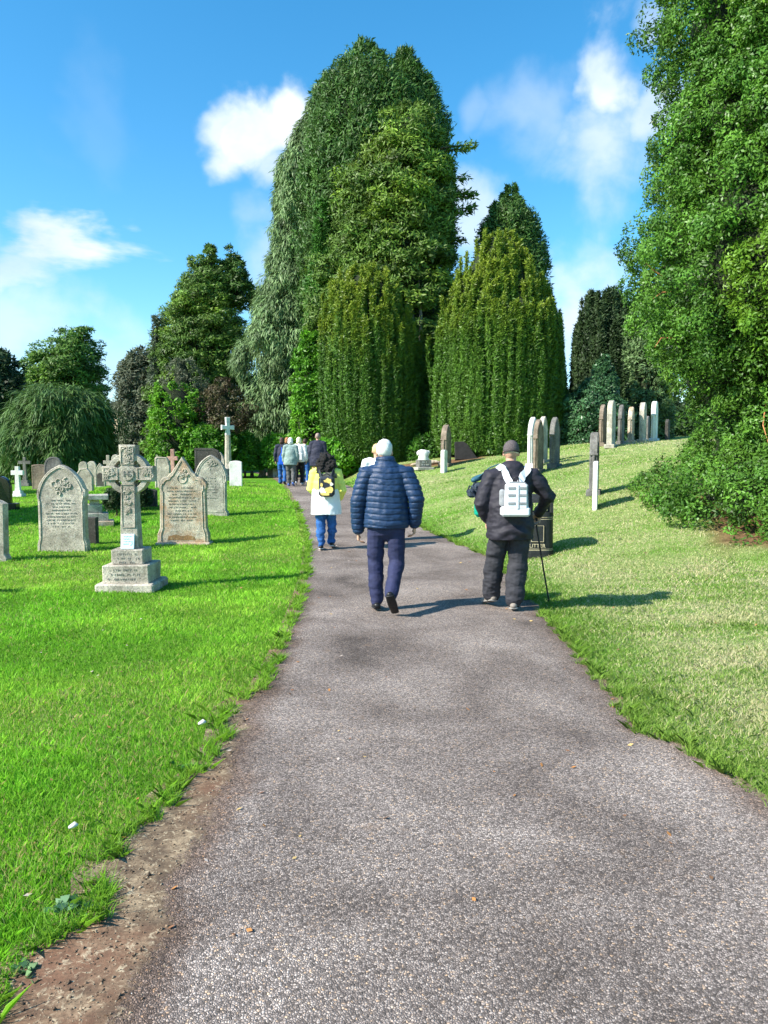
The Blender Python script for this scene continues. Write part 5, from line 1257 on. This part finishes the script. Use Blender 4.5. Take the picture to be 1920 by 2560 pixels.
# backpack
bp_ = empty('backpack', (0, 0, 0), 0, 'white backpack with grey webbing on the back of the man in black', 'backpack'); onman2(bp_)
bx0, by0 = .02, -.175
mb = MB(); mb.box((bx0, by0 - .045, 1.175), (.235, .12, .30), bev=.028, taper=.93); mb.build('main_pouch', whitem, bp_, smooth=False)
mb = MB(); mb.box((bx0 - .012, by0 - .055, 1.035), (.285, .135, .095), bev=.018); mb.build('bottom_pocket', whitem, bp_)
mb = MB(); mb.box((bx0, by0 - .112, 1.185), (.19, .02, .24), bev=.006); mb.build('front_panel', whitem, bp_)
for z in (1.27, 1.20, 1.12): 
    for x0 in (-.055, .055):
        mb = MB(); mb.box((bx0 + x0, by0 - .1245, z), (.072, .006, .022), bev=.001); mb.build('webbing_patch', greystrap, bp_)
mb = MB(); mb.box((bx0 + .004, by0 - .126, 1.185), (.016, .006, .235)); mb.build('centre_strap', whitem, bp_)
mb = MB(); mb.tube([(bx0 - .105, by0 - .08, 1.05), (bx0 - .105, by0 - .08, 1.29), (bx0 - .07, by0 - .08, 1.325), (bx0 + .07, by0 - .08, 1.325), (bx0 + .105, by0 - .08, 1.29), (bx0 + .105, by0 - .08, 1.05)], [.006] * 6, 6, (0, 1, 0)); mb.build('zip', greystrap, bp_, smooth=True)
mb = MB(); mb.tube([(bx0 - .03, by0 - .0, 1.325), (bx0 - .02, by0 - .02, 1.37), (bx0 + .02, by0 - .02, 1.37), (bx0 + .03, by0 - .0, 1.325)], [.007] * 4, 6); mb.build('grab_handle', black, bp_, smooth=True)
from mathutils.bvhtree import BVHTree
def hugging(obj, pts, n=16, lift=.007):
    """resample a line and lay it on a garment's surface"""
    me = obj.data; bv = BVHTree.FromPolygons([v.co for v in me.vertices], [tuple(p.vertices) for p in me.polygons])
    pts = np.array(pts, float); d = np.r_[0, np.cumsum(np.linalg.norm(np.diff(pts, axis=0), axis=1))]; t = np.linspace(0, d[-1], n)
    q = np.stack([np.interp(t, d, pts[:, k]) for k in range(3)], 1); o_, nr = [], []
    for p in q:
        c_, n_, *_ = bv.find_nearest(Vector(p)); o_.append(np.array(c_) + np.array(n_) * lift); nr.append(np.array(n_))
    return o_, nr
def strapon(obj, pts, w, th, name, mat, parent, first=None):
    o_, nr = hugging(obj, pts, 16, th * .6)
    if first is not None: o_[0] = A3(*first)
    V = []; F = []; n = len(o_)
    for i in range(n):
        t = unit(o_[min(i + 1, n - 1)] - o_[max(i - 1, 0)]); s_ = unit(np.cross(t, nr[i])); u = nr[i]
        V += [o_[i] - s_ * w / 2 - u * th / 2, o_[i] + s_ * w / 2 - u * th / 2, o_[i] + s_ * w / 2 + u * th / 2, o_[i] - s_ * w / 2 + u * th / 2]
    for i in range(n - 1):
        for k in range(4): F.append((i * 4 + k, i * 4 + (k + 1) % 4, i * 4 + 4 + (k + 1) % 4, i * 4 + 4 + k))
    F += [(3, 2, 1, 0), (n * 4 - 4, n * 4 - 3, n * 4 - 2, n * 4 - 1)]
    mb = MB(); mb.add(np.array(V), F); return mb.build(name, mat, parent)
jk2 = [c for c in man2.children if c.name.startswith('jacket')][0]
for sx in (-1, 1):
    strapon(jk2, [(bx0 + sx * .045, by0 + .02, 1.31), (bx0 + sx * .09, by0 + .02, 1.385), (bx0 + sx * .14, by0 + .10, 1.47), (bx0 + sx * .14, by0 + .24, 1.47), (bx0 + sx * .13, by0 + .40, 1.36), (bx0 + sx * .13, by0 + .42, 1.2)], .068, .014, 'shoulder_strap', whitem, bp_, (bx0 + sx * .045, by0 - .01, 1.30))
for sx in ():
    mb = MB(); mb.tube([(bx0 + sx * .050, by0 + .01, 1.30), (bx0 + sx * .085, by0 + .015, 1.375), (bx0 + sx * .125, by0 + .07, 1.440), (bx0 + sx * .135, by0 + .17, 1.462), (bx0 + sx * .135, by0 + .30, 1.40)], [(.034, .010), (.037, .010), (.037, .011), (.035, .010), (.03, .01)], 10, (0, .9, .45)); mb.build('shoulder_strap', whitem, bp_, smooth=True)
mb = MB(); mb.tube([(bx0 + .12, by0 + .02, 1.24), (bx0 + .165, by0 + .05, 1.18), (bx0 + .15, by0 + .02, 1.08), (bx0 + .12, by0 - .02, 1.06)], [.006] * 4, 6); mb.build('side_strap', black, bp_, smooth=True)
mb = MB(); mb.tube([(bx0 - .13, by0 - .0, 1.11), (bx0 - .135, by0 - .0, 1.23)], [(.03, .035), (.025, .03)], 10); mb.build('side_pocket', greystrap, bp_, smooth=True)
# bag carried at the left side
bg_ = empty('shoulder_bag', (0, 0, 0), 0, 'black and teal bag held at the left side of the man in black', 'bag'); onman2(bg_)
teal = cloth('teal_nylon', (.025, .09, .13), .5); green = cloth('sea_green_nylon', (.0, .25, .17), .5)
mb = MB(); mb.box((-.325, .16, 1.235), (.15, .20, .15), bev=.045); mb.box((-.40, .10, 1.20), (.08, .12, .09), bev=.02); mb.tube([(-.42, .10, 1.27), (-.445, .10, 1.22), (-.42, .10, 1.17)], [.012] * 3, 6); mb.tube([(-.38, .04, 1.30), (-.40, .03, 1.22), (-.36, .04, 1.16)], [.010] * 3, 6); mb.build('mesh_body', remat := cloth('black_mesh', (.02, .03, .045), .6, .8, 60, 1.0), bg_)
mb = MB(); mb.tube([(-.375, .13, 1.335), (-.33, .15, 1.355), (-.28, .15, 1.375)], [(.034, .028), (.04, .032), (.034, .028)], 10); mb.build('rolled_top', teal, bg_, smooth=True)
mb = MB(); mb.box((-.31, .14, 1.03), (.11, .14, .16), bev=.03); mb.build('lower_pouch', green, bg_)
mb = MB(); mb.tube([(-.33, .12, 1.36), (-.22, .1, 1.46), (-.12, .12, 1.5)], [(.016, .006)] * 3, 8); mb.build('strap', teal, bg_, smooth=True)
# walking stick: from the right hand to the grass ahead
hw = man2.matrix_basis @ Vector((j2['wr'][0] - .02, j2['wr'][1] + .035, j2['wr'][2] - .085))
tip = P(1372, 1503, hw.y + .22); tip.z = Tz(tip.x, tip.y)
st = empty('walking_stick', tip, 0, 'thin dark walking stick planted in the grass by the capped man', 'walking stick')
tp = Vector(tip); dv = (hw - tp)
mb = MB(); mb.tube([(0, 0, .02), tuple(dv * .5), tuple(dv)], [.0085, .0095, .011], 8, (0, 1, 0)); mb.build('shaft', stickm, st, smooth=True)
mb = MB(); mb.tube([tuple(dv + Vector((-.0, -.055, .012))), tuple(dv + Vector((0, 0, .03))), tuple(dv + Vector((0, .06, .018)))], [.013, .015, .012], 8); mb.build('handle', black, st, smooth=True)
mb = MB(); mb.tube([(0, 0, -.01), (0, 0, .03)], [.013, .012], 8, (0, 1, 0)); mb.build('ferrule', black, st, smooth=True)

# ---- woman in yellow and white coat
J3 = dict(pelvis=(0, 0, .93), chest=(0, .02, 1.26), neck=(0, .02, 1.47), head=(.0, .05, 1.585), yaw=.2, tilt=-.1,
          sl=(-.20, .02, 1.37), el=(-.26, .02, 1.10), wl=(-.19, .20, .98), sr=(.20, .02, 1.37), er=(.29, .0, 1.08), wr=(.24, .16, .90),
          kl=(-.095, .04, .48), al=(-.085, -.02, .09), tl=(-.09, .13, .03), kr=(.10, .10, .50), ar=(.095, .17, .12), tr=(.11, .32, .05))
torso3 = [(0, 0, .86, .235, .175), (0, 0, 1.0, .235, .175), (0, .01, 1.18, .235, .165), (0, .02, 1.32, .225, .15), (0, .03, 1.41, .18, .12), (0, .03, 1.47, .10, .09)]
low3 = [(.01, 0, .635, .275, .21), (.01, 0, .70, .27, .205), (0, 0, .90, .252, .19), (0, 0, 1.06, .244, .182), (0, 0, 1.10, .225, .16)]
hs3 = [((0, -.02, .02), (.11, .12, .12)), ((-.07, -.04, -.07), (.10, .11, .12)), ((.07, -.05, -.08), (.11, .11, .13)), ((0, -.09, -.10), (.15, .10, .13)), ((.02, -.06, -.02), (.15, .12, .11)), ((-.10, -.02, -.16), (.07, .08, .08))]
w3, *_ = person('woman with big curly black hair in a yellow and white coat walking away', 815, 1372, J3, dict(skin=skin, trousers=denim, shoe=black, sole=whitem, jacket=yellow, hair=curly),
    dict(torso=torso3, lower=(low3, offwhite), hair='big', hairs=hs3, hamp=.045, hsc=14, sleeve=(.095, .09, .085, .065), wr=.014, tr=(.105, .09, .08), flare=.07, jvox=.011), rz=.02, D=12.5, H=1.63, vox=.011)
bk = empty('backpack', w3.location, .02, 'small dark backpack with yellow pattern on the curly-haired woman', 'backpack')
camo = cloth('dark_pack', (.03, .035, .045), .6); camy = cloth('yellow_pack_print', (.85, .62, .18), .6); camw = cloth('cream_pack_print', (.8, .75, .62), .6)
mb = MB(); mb.box((.03, -.25, 1.06), (.26, .14, .33), bev=.04); mb.build('pouch', camo, bk)
for k, (x, z, w_, h_, mt) in enumerate(((.06, 1.155, .13, .09, camy), (-.03, .99, .13, .13, camw), (.075, 1.0, .13, .12, camy), (.11, 1.10, .06, .06, camw), (-.05, 1.09, .06, .07, camy), (.01, .94, .18, .06, camy))):
    mb = MB(); pts = []
    r_ = random.Random(k + 3)
    pts = [(x + w_ / 2 * math.cos(a) * r_.uniform(.6, 1.2), z + h_ / 2 * math.sin(a) * r_.uniform(.6, 1.2)) for a in np.arange(0, 2 * PI, PI / 5)]
    mb.prism(pts, -.3235 - .001 * k, -.3165, 0); mb.build('print_patch', mt, bk)
mb = MB(); mb.tube([(-.02, -.20, 1.24), (.03, -.23, 1.27), (.08, -.20, 1.24)], [.008] * 3, 6); mb.build('grab_handle', black, bk, smooth=True)
for sx in (-1, 1):
    mb = MB(); mb.tube([(.02 + sx * .08, -.17, 1.20), (.02 + sx * .12, -.15, 1.30), (.01 + sx * .13, -.02, 1.385), (.01 + sx * .13, .10, 1.33)], [(.025, .008)] * 4, 8, (0, .9, .4)); mb.build('shoulder_strap', camo, bk, smooth=True)
hdm = cloth('grey_green_hood', (.085, .09, .075), .8)
mb = MB(); ellipsoid(mb, (.05, -.09, 1.315), (.16, .10, .075)); remesh(mb, 'hood', .011, hdm, w3, 2, wrinkle(.02, 9, (1, 1, 2), 4))

# ---- person mostly hidden in front of the white-haired man
blond = simple('fair_ginger_hair', (.62, .42, .22), .6, .15, 50, .5, .01)
bodyd = dict(torso=[(0, 0, .84, .20, .15), (0, 0, 1.0, .20, .15), (0, .01, 1.2, .205, .145), (0, .02, 1.34, .20, .135), (0, .02, 1.42, .15, .11), (0, .02, 1.49, .08, .08)], hair='short')
person('fair-haired person in a white top almost hidden in front of the white-haired man', 942, 1358, dict(), dict(skin=skin, trousers=navytr, shoe=whitem, jacket=offwhite, hair=blond), dict(bodyd), D=13.5, H=1.74, vox=.014)

# ---- far group walking on the path
FG = 'people walking in a group far down the path'
grn = cloth('grey_green_jacket', (.22, .30, .28), .7); wj = cloth('white_jacket', (.78, .78, .76), .7); dj = cloth('dark_navy_coat', (.022, .024, .045), .7); brn = simple('dark_brown_hair', (.05, .025, .018), .6, .2, 50, .5, .01)
gin = simple('ginger_hair', (.30, .13, .05), .6, .2, 50, .5, .01); blo = simple('pale_blond_hair', (.80, .72, .45), .6, .15, 50, .5, .01); gtr = cloth('mid_grey_trousers', (.10, .10, .10), .8); btr = cloth('black_trousers', (.015, .015, .018), .8)
blush = cloth('blue_shoe', (.12, .2, .5), .7); tan = cloth('tan_trousers', (.42, .27, .12), .8); slate = cloth('slate_jacket', (.09, .10, .12), .7); royal = cloth('royal_blue_bag', (.01, .10, .60), .5)
walkA = dict(kl=(-.09, .10, .50), al=(-.09, .12, .10), tl=(-.09, .28, .04), kr=(.10, .0, .48), ar=(.10, -.16, .14), tr=(.11, -.02, .04))
walkB = dict(kr=(.09, .10, .50), ar=(.09, .12, .10), tr=(.09, .28, .04), kl=(-.10, .0, .48), al=(-.10, -.16, .14), tl=(-.11, -.02, .04))
bob = dict(hair='bob', hairs=[((0, -.01, .025), (.095, .11, .105)), ((0, -.045, -.05), (.095, .075, .085))], hamp=.008)
def far(label, px, py, D, H, J, m, o2, **kw):
    d = dict(bodyd); d.update(o2); return person(label, px, py, J, m, d, D=D, H=H, vox=.016, group=FG, **kw)
pA = far('dark-haired person in navy jacket and jeans, leftmost of the far group, blue bag at hip', 706, 1206, 26.8, 1.68, walkA, dict(skin=skin, trousers=denim, shoe=black, jacket=dj, hair=brn), bob)
far('ginger-haired person hidden behind the two left walkers of the far group', 719, 1203, 28.0, 1.70, walkB, dict(skin=skin, trousers=btr, shoe=black, jacket=dj, hair=gin), bob)
far('white-haired person in a grey-green jacket with blue shoes in the far group', 727, 1213, 25.6, 1.64, walkA, dict(skin=skin, trousers=gtr, shoe=blush, jacket=grn, hair=white_hair), dict(bob, torso=[(0, 0, .76, .24, .17), (0, 0, .95, .24, .17), (0, .01, 1.2, .23, .155), (0, .02, 1.34, .22, .14), (0, .02, 1.42, .15, .11), (0, .02, 1.49, .08, .08)]))
pC = far('blond person in a white jacket and black trousers in the far group', 748, 1208, 26.2, 1.66, walkB, dict(skin=skin, trousers=btr, shoe=whitem, jacket=wj, hair=blo), bob)
far('short-haired person in a slate jacket and jeans with white shoes in the far group', 763, 1204, 27.0, 1.62, walkA, dict(skin=skin, trousers=denim, shoe=whitem, jacket=slate, hair=brn), {})
far('tall balding man in a long dark coat, rightmost of the far group', 795, 1216, 24.6, 1.78, walkB, dict(skin=skin, trousers=tan, shoe=black, jacket=dj, hair=simple('cropped_grey_brown_hair', (.28, .20, .17), .7, .2, 40, .3)), dict(hair='bald', torso=[(0, 0, .70, .27, .19), (0, 0, .95, .26, .18), (0, .01, 1.2, .25, .165), (0, .02, 1.36, .235, .15), (0, .02, 1.44, .17, .12), (0, .02, 1.52, .09, .09)]))
def bagon(pq, x, y, z, d, mt, label):
    pp = pq[0]; b_ = empty('bag', pp.location, 0, label, 'bag'); mb = MB(); mb.box((x, y, z), d, bev=.03, taper=.85); mb.build('pouch', mt, b_)
    mb = MB(); mb.tube([(x - d[0] * .3, y, z + d[2] * .45), (x * .6, y * .8, z + .30), (x * .2, y * .6, z + .46)], [(.014, .006)] * 3, 6, (0, 1, 0)); mb.build('strap', mt, b_, smooth=True)
bagon(pA, .02, -.20, .86, (.24, .12, .32), royal, 'royal blue bag slung behind the leftmost far walker')
bagon(pC, .06, -.18, .98, (.20, .10, .26), whitem, 'white bag on the back of the blond far walker')
# ------------------------------------------------------------------ light, sky, camera
SUN_AZ, SUN_EL = math.radians(25), math.radians(38)      # shadows run to +x and a little away
sd = bpy.data.lights.new('sun', 'SUN'); sd.energy = 5.0; sd.angle = math.radians(.5); sd.color = (1, .95, .85)
so = bpy.data.objects.new('sun', sd); COL.objects.link(so)
to_sun = Vector((-math.cos(SUN_AZ) * math.cos(SUN_EL), -math.sin(SUN_AZ) * math.cos(SUN_EL), math.sin(SUN_EL)))
so.rotation_euler = to_sun.to_track_quat('Z', 'Y').to_euler()
so.location = (-20, -10, 30)
w = bpy.data.worlds.new('World'); SC.world = w; w.use_nodes = True
nt = w.node_tree; nt.nodes.clear()
out = nt.nodes.new('ShaderNodeOutputWorld'); bg = nt.nodes.new('ShaderNodeBackground'); bg.inputs[1].default_value = .125
sky = nt.nodes.new('ShaderNodeTexSky'); sky.sky_type = 'NISHITA'; sky.sun_disc = False
sky.sun_elevation = SUN_EL; sky.sun_rotation = math.atan2(to_sun.x, to_sun.y)
sky.air_density = 1.0; sky.dust_density = .35; sky.ozone_density = 3.0; sky.altitude = 100
hs = nt.nodes.new('ShaderNodeHueSaturation'); hs.inputs['Saturation'].default_value = 1.32; hs.inputs['Hue'].default_value = .488; hs.inputs['Value'].default_value = 1.12
nt.links.new(sky.outputs[0], hs.inputs['Color'])
tc = nt.nodes.new('ShaderNodeTexCoord'); sp_ = nt.nodes.new('ShaderNodeSeparateXYZ'); nt.links.new(tc.outputs['Generated'], sp_.inputs[0])
def mth(op, a, b=None, c=None):
    n = nt.nodes.new('ShaderNodeMath'); n.operation = op
    for k, v in enumerate((a, b, c)):
        if v is None: continue
        if hasattr(v, 'links'): nt.links.new(v, n.inputs[k])
        else: n.inputs[k].default_value = v
    return n.outputs[0]
az = mth('ARCTAN2', sp_.outputs[0], sp_.outputs[1]); el = mth('ARCSINE', sp_.outputs[2]); az0, el0 = az, el
def noise_w(scale, detail, rough, sx=1, sz=1, w_=0):
    mp = nt.nodes.new('ShaderNodeMapping'); mp.inputs['Scale'].default_value = (sx, sx, sz); mp.inputs['Location'].default_value = (w_, w_ * .7, 0)
    nt.links.new(tc.outputs['Generated'], mp.inputs[0])
    n = N(nt, 'ShaderNodeTexNoise', Scale=scale, Detail=detail, Roughness=rough, Distortion=.15); nt.links.new(mp.outputs[0], n.inputs['Vector']); return n.outputs['Fac']
n1 = noise_w(9, 8, .52); n2 = noise_w(7, 8, .55, 1, 3.2, 3.0)
wa = noise_w(6, 4, .55, 1, 1, 9.0); wb = noise_w(6, 4, .55, 1, 1, 17.0)
az = mth('ADD', az, mth('MULTIPLY', mth('SUBTRACT', wa, .5), .16)); el = mth('ADD', el, mth('MULTIPLY', mth('SUBTRACT', wb, .5), .12))
# (px, py, half width px, half height px, strength, edge softness, noise)
CL = [(590, 330, 120, 95, 1.05, .75, n1), (675, 290, 95, 75, 1.0, .75, n1), (520, 300, 75, 50, .9, .8, n1), (660, 420, 70, 55, .75, .9, n1), (655, 530, 70, 70, .35, 1.2, n1),
      (1520, 200, 75, 75, 1.0, .85, n1), (1530, 330, 110, 130, .75, 1.1, n1), (1640, 260, 60, 60, .8, .9, n1), (1360, 280, 170, 80, .42, 1.3, n1), (1200, 250, 40, 45, .28, 1.2, n1),
      (150, 600, 180, 48, 1.0, .9, n2), (20, 650, 120, 50, .75, 1.1, n2), (60, 790, 130, 90, .55, 1.2, n1), (240, 320, 70, 120, .08, 1.2, n1),
      (1160, 560, 90, 110, .65, 1.1, n1), (1430, 790, 110, 110, .8, 1.2, n1), (300, 900, 200, 90, .45, 1.3, n1), (640, 640, 60, 90, .5, 1.3, n1), (1640, 10, 40, 20, .5, 1.2, n1),
      (2400, 700, 300, 160, .8, 1, n1), (-600, 600, 320, 200, .8, 1, n1)]
tot = None
for px, py, rx, ry, st, soft, nn in CL:
    d = P(px, py, 100.0); d = Vector((d.x, d.y, d.z - HCAM)).normalized()
    a0, e0 = math.atan2(d.x, d.y), math.asin(d.z)
    u = mth('MULTIPLY', mth('SUBTRACT', az, a0), 1 / (1.15 * rx / FPX * math.cos(e0) * 1.0)); v = mth('MULTIPLY', mth('SUBTRACT', el, e0), 1 / (1.12 * ry / FPX * 1.0))
    r2 = mth('SQRT', mth('ADD', mth('MULTIPLY', u, u), mth('MULTIPLY', v, v)))
    val = mth('ADD', mth('SUBTRACT', 1.0, r2), mth('MULTIPLY', mth('SUBTRACT', nn, .5), 3.2))
    mr = nt.nodes.new('ShaderNodeMapRange'); mr.interpolation_type = 'SMOOTHSTEP'
    nt.links.new(val, mr.inputs[0]); mr.inputs[1].default_value = -.25 * soft; mr.inputs[2].default_value = .75 * soft; mr.inputs[4].default_value = st
    tot = mr.outputs[0] if tot is None else mth('MAXIMUM', tot, mr.outputs[0])
cl = mth('MINIMUM', tot, 1.0)
cc = ramp(nt, noise_w(5, 6, .6, 1, 1.6, 5.0), [(.35, (2.9, 3.7, 4.9)), (.60, (4.3, 4.75, 5.1))])
skyc = mixc(nt, cl, hs.outputs[0], cc)
nt.links.new(skyc, bg.inputs[0]); nt.links.new(bg.outputs[0], out.inputs[0])
cd = bpy.data.cameras.new('camera'); co_ = bpy.data.objects.new('camera', cd); COL.objects.link(co_)
cd.sensor_fit = 'VERTICAL'; cd.sensor_height = 36; cd.lens = FPX / 2560 * 36; cd.clip_start = .05; cd.clip_end = 4000
co_.location = (0, 0, HCAM); co_.rotation_euler = (PI / 2 - PITCH, 0, 0); SC.camera = co_
SC.view_settings.view_transform = 'Standard'; SC.view_settings.look = 'None'; SC.view_settings.gamma = 1; SC.view_settings.exposure = .95
SC.render.film_transparent = False
SC.cycles.max_bounces = 6; SC.cycles.transparent_max_bounces = 4
SC.cycles.use_denoising = True
